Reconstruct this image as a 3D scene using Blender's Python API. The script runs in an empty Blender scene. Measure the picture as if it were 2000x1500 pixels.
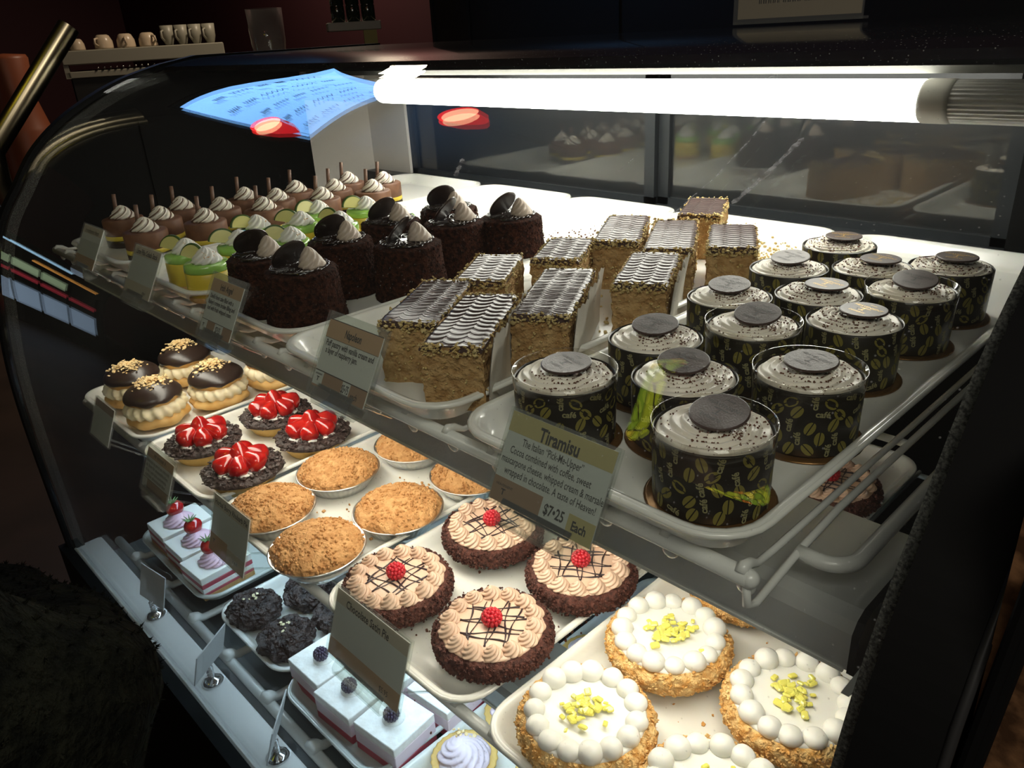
import bpy, math, random
from mathutils import Vector, Matrix, noise
PI = math.pi
R_ = random.Random(7)

# ------------------------------------------------------------------ camera
scene = bpy.context.scene
cam_d = bpy.data.cameras.new('camera'); cam = bpy.data.objects.new('camera', cam_d)
scene.collection.objects.link(cam); scene.camera = cam
cam_d.sensor_width = 36.0; cam_d.lens = 36*1534.14/2000; cam_d.clip_start = 0.01; cam_d.clip_end = 60
RX = Vector((0.69689134, 0.71510044, -0.05453265)); DN = Vector((0.26046314, -0.32320924, -0.9097773)); FW = Vector((-0.66820761, 0.61981218, -0.41149903))
cam.matrix_world = Matrix(((RX.x, -DN.x, -FW.x, 0), (RX.y, -DN.y, -FW.y, 0), (RX.z, -DN.z, -FW.z, 1.30), (0, 0, 0, 1)))

# ------------------------------------------------------------------ world, exposure
w = bpy.data.worlds.new('world'); scene.world = w; w.use_nodes = True
w.node_tree.nodes['Background'].inputs[0].default_value = (0.55, 0.42, 0.34, 1)
w.node_tree.nodes['Background'].inputs[1].default_value = 0.035
scene.view_settings.view_transform = 'Standard'; scene.view_settings.look = 'None'
scene.view_settings.exposure = 0.0; scene.view_settings.gamma = 1.0
scene.view_settings.use_curve_mapping = False
LAMP_TOP, LAMP_MID, LAMP_LOW = 20.0, 10.5, 13.0

# ------------------------------------------------------------------ materials
def nt(name):
    m = bpy.data.materials.new(name); m.use_nodes = True
    return m, m.node_tree, m.node_tree.nodes['Principled BSDF']
def mat(name, col, rough=0.5, spec=0.5, metal=0.0, sss=0.0, noise_amt=0.0, nscale=60, col2=None, bump=0.0, bscale=300, coat=0.0, trans=0.0, bdist=0.002):
    m, t, b = nt(name)
    b.inputs['Base Color'].default_value = (*col, 1); b.inputs['Roughness'].default_value = rough
    b.inputs['Specular IOR Level'].default_value = spec; b.inputs['Metallic'].default_value = metal
    b.inputs['Coat Weight'].default_value = coat; b.inputs['Coat Roughness'].default_value = 0.1
    b.inputs['Transmission Weight'].default_value = trans
    if sss > 0:
        b.inputs['Subsurface Weight'].default_value = sss; b.inputs['Subsurface Radius'].default_value = (1, .8, .5); b.inputs['Subsurface Scale'].default_value = 0.0012
    tc = t.nodes.new('ShaderNodeTexCoord')
    if col2 is not None:
        n = t.nodes.new('ShaderNodeTexNoise'); n.inputs['Scale'].default_value = nscale; n.inputs['Detail'].default_value = 5
        t.links.new(tc.outputs['Object'], n.inputs['Vector'])
        r = t.nodes.new('ShaderNodeValToRGB'); r.color_ramp.elements[0].position = 0.38; r.color_ramp.elements[1].position = 0.62
        r.color_ramp.elements[0].color = (*col, 1); r.color_ramp.elements[1].color = (*col2, 1)
        t.links.new(n.outputs['Fac'], r.inputs['Fac']); t.links.new(r.outputs['Color'], b.inputs['Base Color'])
    if bump > 0:
        n2 = t.nodes.new('ShaderNodeTexNoise'); n2.inputs['Scale'].default_value = bscale; n2.inputs['Detail'].default_value = 4
        t.links.new(tc.outputs['Object'], n2.inputs['Vector'])
        bp = t.nodes.new('ShaderNodeBump'); bp.inputs['Strength'].default_value = bump; bp.inputs['Distance'].default_value = bdist
        t.links.new(n2.outputs['Fac'], bp.inputs['Height']); t.links.new(bp.outputs['Normal'], b.inputs['Normal'])
    return m
def clear(name, tint=(1, 1, 1), f0=0.04, rough=0.0, dust=0.0, haze=0.0, power=5.0):
    """thin clear sheet: see-through plus mirror reflection that grows towards grazing view"""
    m, t, b = nt(name); t.nodes.remove(b); out = t.nodes['Material Output']
    tr = t.nodes.new('ShaderNodeBsdfTransparent'); tr.inputs[0].default_value = (*tint, 1)
    gl = t.nodes.new('ShaderNodeBsdfGlossy'); gl.inputs['Roughness'].default_value = rough; gl.inputs[0].default_value = (1, 1, 1, 1)
    fr = t.nodes.new('ShaderNodeFresnel'); ge = t.nodes.new('ShaderNodeNewGeometry')
    mr = t.nodes.new('ShaderNodeMapRange'); mr.inputs['To Min'].default_value = 1.42; mr.inputs['To Max'].default_value = 1/1.42
    t.links.new(ge.outputs['Backfacing'], mr.inputs['Value']); t.links.new(mr.outputs[0], fr.inputs[0])
    mx = t.nodes.new('ShaderNodeMixShader'); t.links.new(fr.outputs[0], mx.inputs[0])
    t.links.new(tr.outputs[0], mx.inputs[1]); t.links.new(gl.outputs[0], mx.inputs[2])
    last = mx
    if dust > 0 or haze > 0:
        tc = t.nodes.new('ShaderNodeTexCoord')
        v = t.nodes.new('ShaderNodeTexVoronoi'); v.inputs['Scale'].default_value = 160
        t.links.new(tc.outputs['Object'], v.inputs['Vector'])
        n = t.nodes.new('ShaderNodeTexNoise'); n.inputs['Scale'].default_value = 7; n.inputs['Detail'].default_value = 6
        t.links.new(tc.outputs['Object'], n.inputs['Vector'])
        r = t.nodes.new('ShaderNodeMapRange'); r.inputs['From Min'].default_value = 0.10; r.inputs['From Max'].default_value = 0.05; r.inputs['To Max'].default_value = dust
        t.links.new(v.outputs['Distance'], r.inputs['Value'])
        mu = t.nodes.new('ShaderNodeMath'); mu.operation = 'MULTIPLY'; t.links.new(r.outputs[0], mu.inputs[0]); t.links.new(n.outputs['Fac'], mu.inputs[1])
        ad = t.nodes.new('ShaderNodeMath'); ad.operation = 'ADD'; ad.inputs[1].default_value = haze; t.links.new(mu.outputs[0], ad.inputs[0])
        df = t.nodes.new('ShaderNodeBsdfDiffuse'); df.inputs[0].default_value = (.8, .8, .8, 1)
        m2 = t.nodes.new('ShaderNodeMixShader'); t.links.new(ad.outputs[0], m2.inputs[0]); t.links.new(mx.outputs[0], m2.inputs[1]); t.links.new(df.outputs[0], m2.inputs[2]); last = m2
    t.links.new(last.outputs[0], out.inputs[0])
    return m
def emit(name, col, s):
    m, t, b = nt(name); b.inputs['Base Color'].default_value = (*col, 1); b.inputs['Emission Color'].default_value = (*col, 1); b.inputs['Emission Strength'].default_value = s
    return m
def mirrorish(name, col, fac, rough=0.03):
    m, t, b = nt(name); out = t.nodes['Material Output']; b.inputs['Base Color'].default_value = (*col, 1); b.inputs['Roughness'].default_value = .3
    gl = t.nodes.new('ShaderNodeBsdfGlossy'); gl.inputs['Roughness'].default_value = rough; gl.inputs[0].default_value = (.9, .9, .85, 1)
    mx = t.nodes.new('ShaderNodeMixShader'); mx.inputs[0].default_value = fac
    t.links.new(b.outputs[0], mx.inputs[1]); t.links.new(gl.outputs[0], mx.inputs[2]); t.links.new(mx.outputs[0], out.inputs[0])
    return m

M = {}
M['glass'] = clear('curved_glass', (.97, .985, .975), dust=0.30, haze=0.004)
M['acrylic'] = clear('clear_acrylic', (.93, .95, .93), haze=0.05)
M['acetate'] = clear('clear_acetate', (.97, .96, .93))
M['tray'] = mat('white_tray_plastic', (.80, .80, .75), rough=.25, coat=.3, sss=.15)
M['traytr'] = mat('frosted_tray_plastic', (.62, .66, .62), rough=.2, coat=.4, trans=.25)
M['wire'] = mat('white_coated_wire', (.74, .75, .72), rough=.3, coat=.3)
M['black'] = mat('black_paint', (.004, .004, .004), rough=.7, spec=.12)
M['charcoal'] = mat('charcoal_paint', (.022, .022, .022), rough=.4, spec=.3)
M['foam'] = mat('grey_foam_gasket', (.015, .015, .014), rough=.9, col2=(.10, .10, .09), nscale=700, bump=1, bscale=800)
M['steel'] = mat('galvanised_steel', (.62, .64, .63), rough=.30, metal=.35, spec=.6, bump=.05, bscale=40)
M['white'] = mat('white_enamel', (.80, .80, .78), rough=.35)
M['offwhite'] = mat('offwhite_panel', (.82, .78, .72), rough=.5)
M['deckgrey'] = mat('dark_deck_pan', (.10, .13, .14), rough=.4)
M['door'] = mirrorish('dark_door_glass', (.012, .014, .016), .09, .028)
M['greymetal'] = mat('grey_metal_paint', (.30, .30, .28), rough=.4)
M['frame'] = mat('dark_anodised_frame', (.020, .023, .026), rough=.35, spec=.3)
M['lamp'] = emit('lamp_diffuser', (1.0, .965, .88), LAMP_TOP)
M['strip'] = emit('warm_strip', (1.0, .93, .80), LAMP_MID)
M['stripc'] = emit('cool_strip', (.62, .83, 1.0), LAMP_LOW)
M['beige_cap'] = mat('lamp_end_cap', (.62, .60, .54), rough=.4)
M['rib'] = mat('ribbed_diffuser_end', (.60, .59, .55), rough=.35, trans=.3)
M['cream'] = mat('whipped_cream', (.84, .78, .68), rough=.42, sss=.2)
M['creamw'] = mat('white_cream', (.80, .79, .74), rough=.4, sss=.25)
M['mocha'] = mat('mocha_cream', (.74, .52, .38), rough=.4, sss=.15)
M['greige'] = mat('beige_rosette_cream', (.50, .41, .34), rough=.4, sss=.15)
M['pink'] = mat('pink_cream', (.80, .55, .66), rough=.4, sss=.2)
M['lilac'] = mat('lilac_cream', (.80, .66, .72), rough=.4, sss=.2)
M['cocoa'] = mat('cocoa_bits', (.12, .040, .018), rough=.7)
M['choc'] = mat('dark_chocolate', (.030, .018, .014), rough=.28, spec=.6, bump=.08, bscale=350)
M['disc'] = mat('chocolate_disc', (.060, .036, .030), rough=.42, spec=.4, bump=.12, bscale=900)
M['gold'] = mat('gold_print', (.55, .32, .03), rough=.35, metal=.4)
M['embl'] = mat('dark_print', (.02, .012, .010), rough=.5)
M['crumbch'] = mat('chocolate_crumb', (.016, .006, .004), rough=.95, spec=.15, col2=(.060, .020, .011), nscale=260, bump=1, bscale=420, bdist=.003)
M['crumbpie'] = mat('chocolate_crumb_edge', (.055, .018, .012), rough=.8, col2=(.14, .045, .03), nscale=260, bump=1, bscale=400, bdist=.003)
M['wrapper'] = mat('black_paper_wrapper', (.016, .013, .009), rough=.35)
M['bean'] = mat('olive_bean_print', (.20, .17, .035), rough=.5)
M['letters'] = mat('olive_letter_print', (.26, .24, .12), rough=.5)
M['board'] = mat('gold_cake_board', (.20, .10, .03), rough=.25, metal=.6)
M['pastry'] = mat('flaky_pastry', (.37, .215, .085), rough=.85, spec=.2, col2=(.50, .33, .15), nscale=120, bump=1, bscale=240, bdist=.004)
M['icing'] = mat('chocolate_icing', (.075, .046, .042), rough=.32, spec=.42)
M['icing_line'] = mat('dark_icing_line', (.030, .015, .013), rough=.3)
M['flake'] = mat('pastry_flakes', (.46, .32, .11), rough=.8, col2=(.62, .50, .24), nscale=160)
M['paper'] = mat('white_paper', (.72, .68, .60), rough=.6)
M['glaze'] = mat('glossy_ganache', (.022, .012, .010), rough=.10, spec=.9, coat=.6)
M['yellow'] = mat('yellow_mousse', (.72, .56, .06), rough=.35, sss=.3)
M['green'] = mat('lime_jelly', (.34, .62, .13), rough=.12, coat=.5, sss=.3)
M['sponge'] = mat('sponge_base', (.50, .30, .12), rough=.9, bump=.6)
M['lime'] = mat('lime_flesh', (.72, .68, .26), rough=.25, coat=.4, sss=.2)
M['rind'] = mat('lime_rind', (.05, .10, .015), rough=.35)
M['coco'] = mat('toasted_coconut', (.62, .30, .08), rough=.8)
M['brownm'] = mat('chocolate_mousse', (.14, .060, .032), rough=.6, col2=(.20, .09, .045), nscale=80)
M['stick'] = mat('chocolate_stick', (.16, .085, .055), rough=.45)
M['bun'] = mat('choux_bun', (.62, .34, .09), rough=.55, col2=(.74, .47, .17), nscale=45, bump=.3, bscale=90)
M['puffcream'] = mat('vanilla_cream', (.86, .76, .52), rough=.4, sss=.2)
M['almond'] = mat('almond_flakes', (.72, .48, .20), rough=.6, col2=(.82, .64, .36), nscale=90)
M['berry'] = mat('glazed_strawberry', (.33, .004, .007), rough=.14, coat=.8, sss=.1, col2=(.55, .018, .012), nscale=70)
M['seed'] = mat('berry_seeds', (.75, .5, .2), rough=.4)
M['shave'] = mat('chocolate_shavings', (.030, .018, .015), rough=.5, col2=(.075, .05, .045), nscale=120, bump=.8, bscale=300)
M['crust'] = mat('tart_crust', (.66, .42, .12), rough=.6, bump=.3)
M['streusel'] = mat('golden_crumble', (.50, .235, .075), rough=.8, col2=(.68, .37, .145), nscale=110, bump=1, bscale=230, bdist=.004)
M['foil'] = mat('aluminium_foil', (.78, .78, .76), rough=.28, metal=1)
M['rasp'] = mat('raspberry', (.55, .015, .03), rough=.35, sss=.25, coat=.2)
M['drizzle'] = mat('dark_drizzle', (.035, .020, .025), rough=.25)
M['curd'] = mat('lemon_curd', (.80, .74, .16), rough=.15, coat=.5, sss=.3)
M['toast'] = mat('toasted_coconut_coat', (.72, .36, .09), rough=.85, col2=(.88, .62, .28), nscale=130, bump=1, bscale=300, bdist=.004)
M['blackberry'] = mat('blackberry', (.035, .018, .05), rough=.3, coat=.4)
M['white_top'] = mat('speckled_white_top', (.88, .86, .82), rough=.5, col2=(.80, .76, .70), nscale=110, bump=.3)
M['nut'] = mat('dark_nut_cluster', (.018, .011, .010), rough=.4, spec=.4, col2=(.055, .034, .028), nscale=90, bump=1, bscale=170, bdist=.006)
M['goldleaf'] = mat('pale_gold_leaf', (.75, .66, .40), rough=.4)
M['redlayer'] = mat('red_fruit_layer', (.42, .06, .09), rough=.5)
M['leaf'] = mat('berry_leaves', (.10, .20, .06), rough=.6)
M['card'] = mat('card_white', (.62, .63, .62), rough=.5)
M['tan'] = mat('card_tan', (.50, .32, .19), rough=.5)
M['tand'] = mat('card_tan_dark', (.33, .20, .125), rough=.5)
M['pale'] = mat('card_pale_tan', (.56, .49, .40), rough=.5)
M['olive'] = mat('card_olive', (.50, .42, .18), rough=.5)
M['ink'] = mat('black_ink', (.012, .010, .010), rough=.6)
M['chrome'] = mat('chrome_spring', (.7, .7, .7), rough=.12, metal=1)
M['granite'] = mat('brown_granite', (.055, .026, .012), rough=.5, spec=.3, col2=(.20, .10, .045), nscale=90, bump=.1)
M['plum'] = mat('plum_wall', (.085, .022, .030), rough=.7)
M['brass'] = mat('brushed_brass', (.40, .34, .22), rough=.28, metal=1)
M['copper'] = mat('copper', (.28, .08, .035), rough=.45)
M['china'] = mat('cream_china', (.62, .50, .36), rough=.3)
M['bottle'] = mat('dark_bottle_glass', (.02, .03, .02), rough=.12, spec=.8)
M['machine'] = mat('machine_steel', (.32, .31, .25), rough=.4)
M['fleece'] = mat('dark_green_fleece', (.007, .008, .006), rough=1, spec=.05, col2=(.016, .017, .011), nscale=60, bump=1, bscale=120, bdist=.01)
M['skin'] = mat('skin', (.50, .30, .22), rough=.5)
M['hair'] = mat('brown_hair', (.05, .03, .02), rough=.6)
M['denim'] = mat('dark_trousers', (.015, .018, .028), rough=.9)
M['floor'] = mat('dark_floor_tiles', (.05, .035, .028), rough=.5, col2=(.075, .05, .04), nscale=3)

# ------------------------------------------------------------------ mesh helpers
class MB:
    def __init__(s): s.v = []; s.f = []; s.m = []
    def add(s, vs, fs, mi=0, mx=None):
        o = len(s.v)
        s.v += [tuple(mx @ Vector(p)) for p in vs] if mx is not None else [tuple(p) for p in vs]
        s.f += [tuple(i+o for i in q) for q in fs]; s.m += [mi]*len(fs); return s
    def box(s, x0, x1, y0, y1, z0, z1, mi=0, mx=None, bev=0.0):
        if bev <= 0:
            vs = [(x, y, z) for z in (z0, z1) for y in (y0, y1) for x in (x0, x1)]
            return s.add(vs, [(0, 2, 3, 1), (4, 5, 7, 6), (0, 1, 5, 4), (2, 6, 7, 3), (0, 4, 6, 2), (1, 3, 7, 5)], mi, mx)
        b = bev; pr = []
        ring = lambda i, z: [(x0+i+b, y0+i, z), (x1-i-b, y0+i, z), (x1-i, y0+i+b, z), (x1-i, y1-i-b, z), (x1-i-b, y1-i, z), (x0+i+b, y1-i, z), (x0+i, y1-i-b, z), (x0+i, y0+i+b, z)]
        vs = ring(b, z0)+ring(0, z0+b)+ring(0, z1-b)+ring(b, z1); fs = [tuple(range(7, -1, -1)), tuple(range(24, 32))]
        for k in range(3):
            for i in range(8): j = (i+1) % 8; fs.append((k*8+i, k*8+j, k*8+8+j, k*8+8+i))
        return s.add(vs, fs, mi, mx)
    def lathe(s, prof, n=48, fn=None, mi=0, mx=None, cap0=True, cap1=True):
        vs = []; fs = []
        for k, (r, z) in enumerate(prof):
            for i in range(n):
                a = 2*PI*i/n; p = Vector((r*math.cos(a), r*math.sin(a), z))
                if fn: p = fn(p, a, k)
                vs.append(p)
        for k in range(len(prof)-1):
            for i in range(n):
                j = (i+1) % n; fs.append((k*n+i, k*n+j, (k+1)*n+j, (k+1)*n+i))
        if cap0: fs.append(tuple(range(n-1, -1, -1)))
        if cap1: fs.append(tuple((len(prof)-1)*n+i for i in range(n)))
        return s.add(vs, fs, mi, mx)
    def tube(s, pts, r, n=8, mi=0, mx=None, closed=False):
        pts = [Vector(p) for p in pts]; L = len(pts); vs = []; fs = []
        rr = r if isinstance(r, (list, tuple)) else [r]*L
        up = None
        for k, p in enumerate(pts):
            if closed: d = pts[(k+1) % L]-pts[k-1]
            else: d = pts[min(k+1, L-1)]-pts[max(k-1, 0)]
            d.normalize()
            if up is None:
                up = Vector((0, 0, 1)) if abs(d.z) < .9 else Vector((1, 0, 0))
            a = d.cross(up); a.normalize(); b = a.cross(d); b.normalize(); up = b
            for i in range(n):
                t = 2*PI*i/n; vs.append(p+(a*math.cos(t)+b*math.sin(t))*rr[k])
        for k in range(L if closed else L-1):
            for i in range(n):
                j = (i+1) % n; k2 = (k+1) % L; fs.append((k*n+i, k*n+j, k2*n+j, k2*n+i))
        if not closed: fs += [tuple(range(n-1, -1, -1)), tuple((L-1)*n+i for i in range(n))]
        return s.add(vs, fs, mi, mx)
    def ball(s, c, r, n=12, m=8, sc=(1, 1, 1), fn=None, mi=0, mx=None):
        vs = []; fs = []; c = Vector(c)
        for k in range(m+1):
            t = PI*k/m
            for i in range(n):
                a = 2*PI*i/n
                d = Vector((math.sin(t)*math.cos(a)*sc[0], math.sin(t)*math.sin(a)*sc[1], math.cos(t)*sc[2]))
                p = c+d*r
                if fn: p = fn(p, d)
                vs.append(p)
        for k in range(m):
            for i in range(n):
                j = (i+1) % n; fs.append((k*n+i, (k+1)*n+i, (k+1)*n+j, k*n+j))
        return s.add(vs, fs, mi, mx)
    def grid(s, nu, nv, fn, mi=0, mx=None):
        vs = [fn(i/nu, j/nv) for j in range(nv+1) for i in range(nu+1)]
        fs = [(j*(nu+1)+i, j*(nu+1)+i+1, (j+1)*(nu+1)+i+1, (j+1)*(nu+1)+i) for j in range(nv) for i in range(nu)]
        return s.add(vs, fs, mi, mx)
    def prism(s, pl, axis, a0, a1, mi=0, mx=None):
        def mk(u, v, a): return (a, u, v) if axis == 'x' else ((u, a, v) if axis == 'y' else (u, v, a))
        n = len(pl); vs = [mk(u, v, a0) for u, v in pl]+[mk(u, v, a1) for u, v in pl]
        fs = [tuple(range(n)), tuple(range(2*n-1, n-1, -1))]+[(i, n+i, n+(i+1) % n, (i+1) % n) for i in range(n)]
        return s.add(vs, fs, mi, mx)
    def chip(s, c, sz, rnd, th=.3, mi=0, flat=False):
        """one small irregular flake with thickness"""
        n = rnd.choice((4, 5)); q = Matrix.Rotation(rnd.uniform(0, 2*PI), 3, 'Z') @ Matrix.Rotation(rnd.uniform(-.5, .5) if flat else rnd.uniform(-1.3, 1.3), 3, 'X') @ Matrix.Rotation(rnd.uniform(-.5, .5), 3, 'Y')
        t = sz*th; pl = [(math.cos(2*PI*i/n)*sz*rnd.uniform(.6, 1.1), math.sin(2*PI*i/n)*sz*rnd.uniform(.5, .9)) for i in range(n)]
        vs = [Vector(c)+q @ Vector((x, y, -t)) for x, y in pl]+[Vector(c)+q @ Vector((x*.85, y*.85, t)) for x, y in pl]
        fs = [tuple(range(n-1, -1, -1)), tuple(range(n, 2*n))]+[(i, (i+1) % n, n+(i+1) % n, n+i) for i in range(n)]
        return s.add(vs, fs, mi)
    def build(s, name, mats, parent=None, smooth=True, kind=None, label=None, angle=None, loc=None):
        me = bpy.data.meshes.new(name); me.from_pydata(s.v, [], s.f)
        if not isinstance(mats, (list, tuple)): mats = [mats]
        for m in mats: me.materials.append(m)
        me.polygons.foreach_set('material_index', s.m)
        me.polygons.foreach_set('use_smooth', [smooth]*len(s.f))
        if smooth and angle: me.set_sharp_from_angle(angle=math.radians(angle))
        me.update()
        o = bpy.data.objects.new(name, me); scene.collection.objects.link(o)
        if parent: o.parent = parent
        if kind: o['kind'] = kind
        if label: o['label'] = label
        if loc: o.location = loc
        return o

def nz(p, s, seed=0.0): return noise.noise(Vector((p[0]*s+seed, p[1]*s-seed, p[2]*s+seed*.5)))
def empty(name, loc=(0, 0, 0), rz=0.0, label=None, cat=None, group=None):
    o = bpy.data.objects.new(name, None); scene.collection.objects.link(o)
    o.location = loc; o.rotation_euler = (0, 0, rz); o.empty_display_size = .01
    return tag(o, label, cat, group)
def tag(o, label=None, cat=None, group=None, kind=None):
    if label: o['label'] = label
    if cat: o['category'] = cat
    if group: o['group'] = group
    if kind: o['kind'] = kind
    return o
def copy_tree(o, parent=None):
    c = o.copy(); scene.collection.objects.link(c); c.parent = parent
    for ch in list(o.children): copy_tree(ch, c)
    return c
def place(proto, used, loc, rz, label):
    """first placement moves the original, later ones copy it with its parts"""
    o = copy_tree(proto) if used else proto
    o.location = loc; o.rotation_euler = (0, 0, rz); o['label'] = label
    return o
def rosette(mb, c, R, H, lobes=8, twist=2.2, depth=.16, mi=0, mx=None, nu=None, nv=14, lean=(0, 0)):
    nu = nu or lobes*5
    vs = []; fs = []
    for k in range(nv+1):
        t = k/nv
        rad = R*((1-t)**.62)*(1 if t > .12 else (.80+.2*t/.12)); z = H*(t**.95)
        for i in range(nu):
            a = 2*PI*i/nu
            g = abs(math.cos(lobes*.5*(a-twist*t)))
            r2 = rad*(1-depth*1.6*(1-g)**1.4)
            vs.append((c[0]+r2*math.cos(a)+lean[0]*t, c[1]+r2*math.sin(a)+lean[1]*t, c[2]+z))
    for k in range(nv):
        for i in range(nu):
            j = (i+1) % nu; fs.append((k*nu+i, k*nu+j, (k+1)*nu+j, (k+1)*nu+i))
    fs.append(tuple(range(nu-1, -1, -1)))
    mb.add(vs, fs, mi, mx)
TXT = {}
def text_geo(s, bold=0.0):
    k = (s, bold)
    if k not in TXT:
        cu = bpy.data.curves.new('t', 'FONT'); cu.body = s; cu.size = 1.0; cu.resolution_u = 2; cu.offset = bold
        cu.align_x = 'CENTER'; cu.align_y = 'CENTER'
        o = bpy.data.objects.new('t', cu); scene.collection.objects.link(o)
        bpy.context.view_layer.update()
        me = bpy.data.meshes.new_from_object(o.evaluated_get(bpy.context.evaluated_depsgraph_get()))
        TXT[k] = ([tuple(v.co) for v in me.vertices], [tuple(p.vertices) for p in me.polygons])
        bpy.data.objects.remove(o); bpy.data.curves.remove(cu); bpy.data.meshes.remove(me)
    return TXT[k]
def text_w(s, bold=0.0):
    v = text_geo(s, bold)[0]; return max(p[0] for p in v)-min(p[0] for p in v)

# ------------------------------------------------------------------ room
def struct(mb, name, m, **k):
    o = mb.build(name, m, smooth=False, **k); o['kind'] = 'structure'; return o
struct(MB().box(-9, 3, -2.6, 3.4, -.05, 0), 'floor', M['floor'])
struct(MB().box(-9, 3, 3.3, 3.4, 0, 2.9), 'wall_back', M['plum'])
struct(MB().box(-9.1, -9, -2.6, 3.4, 0, 2.9), 'wall_left', M['plum'])
struct(MB().box(-9, 3, -2.7, -2.6, 0, 2.9), 'wall_front', M['plum'])
struct(MB().box(3, 3.1, -2.6, 3.4, 0, 2.9), 'wall_right', M['plum'])
struct(MB().box(-9, 3, -2.6, 3.4, 2.9, 3.0), 'ceiling', M['charcoal'])

# ------------------------------------------------------------------ display case
PROF = [(.212, .50), (.210, .72), (.2125, .825), (.220, .90), (.2325, .975), (.250, 1.0375), (.272, 1.083), (.300, 1.120), (.335, 1.165), (.380, 1.2025), (.4325, 1.2325), (.4925, 1.2575), (.5575, 1.2745)]
def smoothp(pts, n=5):
    out = []
    for i in range(len(pts)-1):
        p0 = pts[max(i-1, 0)]; p1 = pts[i]; p2 = pts[i+1]; p3 = pts[min(i+2, len(pts)-1)]
        for k in range(n):
            t = k/n
            out.append(tuple(.5*((2*p1[a])+(-p0[a]+p2[a])*t+(2*p0[a]-5*p1[a]+4*p2[a]-p3[a])*t*t+(-p0[a]+3*p1[a]-3*p2[a]+p3[a])*t**3) for a in (0, 1)))
    out.append(pts[-1]); return out
SP = smoothp(PROF)
def offs(pl, d):
    o = []
    for i, p in enumerate(pl):
        a = pl[max(i-1, 0)]; b = pl[min(i+1, len(pl)-1)]
        t = Vector((b[0]-a[0], b[1]-a[1])).normalized(); o.append((p[0]-t.y*d, p[1]+t.x*d))
    return o
XL, XR = -1.405, -.078
case = empty('display_case', (0, 0, 0), 0, 'black framed refrigerated pastry display case with a curved glass front', 'display case')
IN = offs(SP, -.005)
g = MB()
ring = SP+IN[::-1]
g.prism(ring, 'x', XL+.004, XR)
gl = g.build('curved_glass', M['glass'], case, smooth=True, angle=40)
def gpt(x, f, d=.0006):
    i = min(int(f), len(SP)-2); t = f-i; a_, b_ = SP[i], SP[i+1]; tn = Vector((b_[0]-a_[0], b_[1]-a_[1])).normalized()
    return Vector((x, a_[0]+(b_[0]-a_[0])*t-tn.y*d, a_[1]+(b_[1]-a_[1])*t+tn.x*d))
def ffor(z):
    for i in range(len(SP)-1):
        if SP[i][1] <= z <= SP[i+1][1]: return i+(z-SP[i][1])/(SP[i+1][1]-SP[i][1])
    return len(SP)-1.01
def smear(pts, w):
    mb = MB(); vs = []; n = 30
    for k in range(n+1):
        u = k/n*(len(pts)-1); i = min(int(u), len(pts)-2); t = u-i
        x = pts[i][0]+(pts[i+1][0]-pts[i][0])*t; z = pts[i][1]+(pts[i+1][1]-pts[i][1])*t
        ww = w*(.35+.65*abs(nz((k*.4, w*100, 0), 1)))*(1 if k not in (0, n) else .1)
        vs += [gpt(x-ww, ffor(z)), gpt(x+ww, ffor(z))]
    mb.add(vs, [(2*k, 2*k+1, 2*k+3, 2*k+2) for k in range(n)]); return mb
sm_, st_, sb_ = nt('dried_smear'); so_ = st_.nodes['Material Output']; str_ = st_.nodes.new('ShaderNodeBsdfTransparent'); smx = st_.nodes.new('ShaderNodeMixShader')
stc = st_.nodes.new('ShaderNodeTexCoord'); sno = st_.nodes.new('ShaderNodeTexNoise'); sno.inputs['Scale'].default_value = 240; smr = st_.nodes.new('ShaderNodeMapRange')
smr.inputs['From Min'].default_value = .35; smr.inputs['From Max'].default_value = .7; smr.inputs['To Max'].default_value = .55; st_.links.new(stc.outputs['Object'], sno.inputs['Vector']); st_.links.new(sno.outputs['Fac'], smr.inputs['Value'])
sb_.inputs['Base Color'].default_value = (.75, .77, .8, 1); sb_.inputs['Roughness'].default_value = .8
st_.links.new(smr.outputs[0], smx.inputs[0]); st_.links.new(str_.outputs[0], smx.inputs[1]); st_.links.new(sb_.outputs[0], smx.inputs[2]); st_.links.new(smx.outputs[0], so_.inputs[0])
for pts_, w_ in (([(-.2501, 1.244), (-.2482, 1.2324), (-.2503, 1.2163), (-.2606, 1.1972)], .0012), ([(-.2755, 1.2625), (-.2836, 1.2595)], .0010), ([(-.315, 1.2225), (-.319, 1.214)], .0008), ([(-.2175, 1.2348), (-.2214, 1.2193), (-.2291, 1.2057)], .0030), ([(-.4658, 1.2128), (-.4576, 1.2026)], .0040)):
    smear(pts_, w_).build('dried_smear', sm_, gl, smooth=True)
# black rear part of the roof
TOP = [(.5575, 1.2745), (.62, 1.284), (.74, 1.2855), (1.0, 1.2855)]
TOPS = smoothp(TOP, 5)
roof = MB(); roof.prism(TOPS+offs(TOPS, -.010)[::-1], 'x', XL, XR)
dm, dt, db = nt('dusty_black_glass'); db.inputs['Roughness'].default_value = .10; db.inputs['Specular IOR Level'].default_value = .6
tcd = dt.nodes.new('ShaderNodeTexCoord'); vd = dt.nodes.new('ShaderNodeTexVoronoi'); vd.inputs['Scale'].default_value = 260; dt.links.new(tcd.outputs['Object'], vd.inputs['Vector'])
rd = dt.nodes.new('ShaderNodeValToRGB'); rd.color_ramp.elements[0].position = .06; rd.color_ramp.elements[0].color = (.35, .34, .32, 1); rd.color_ramp.elements[1].position = .16; rd.color_ramp.elements[1].color = (.014, .014, .015, 1)
dt.links.new(vd.outputs['Distance'], rd.inputs['Fac']); dt.links.new(rd.outputs['Color'], db.inputs['Base Color'])
roof.build('roof_panel', dm, case, angle=40)
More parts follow.
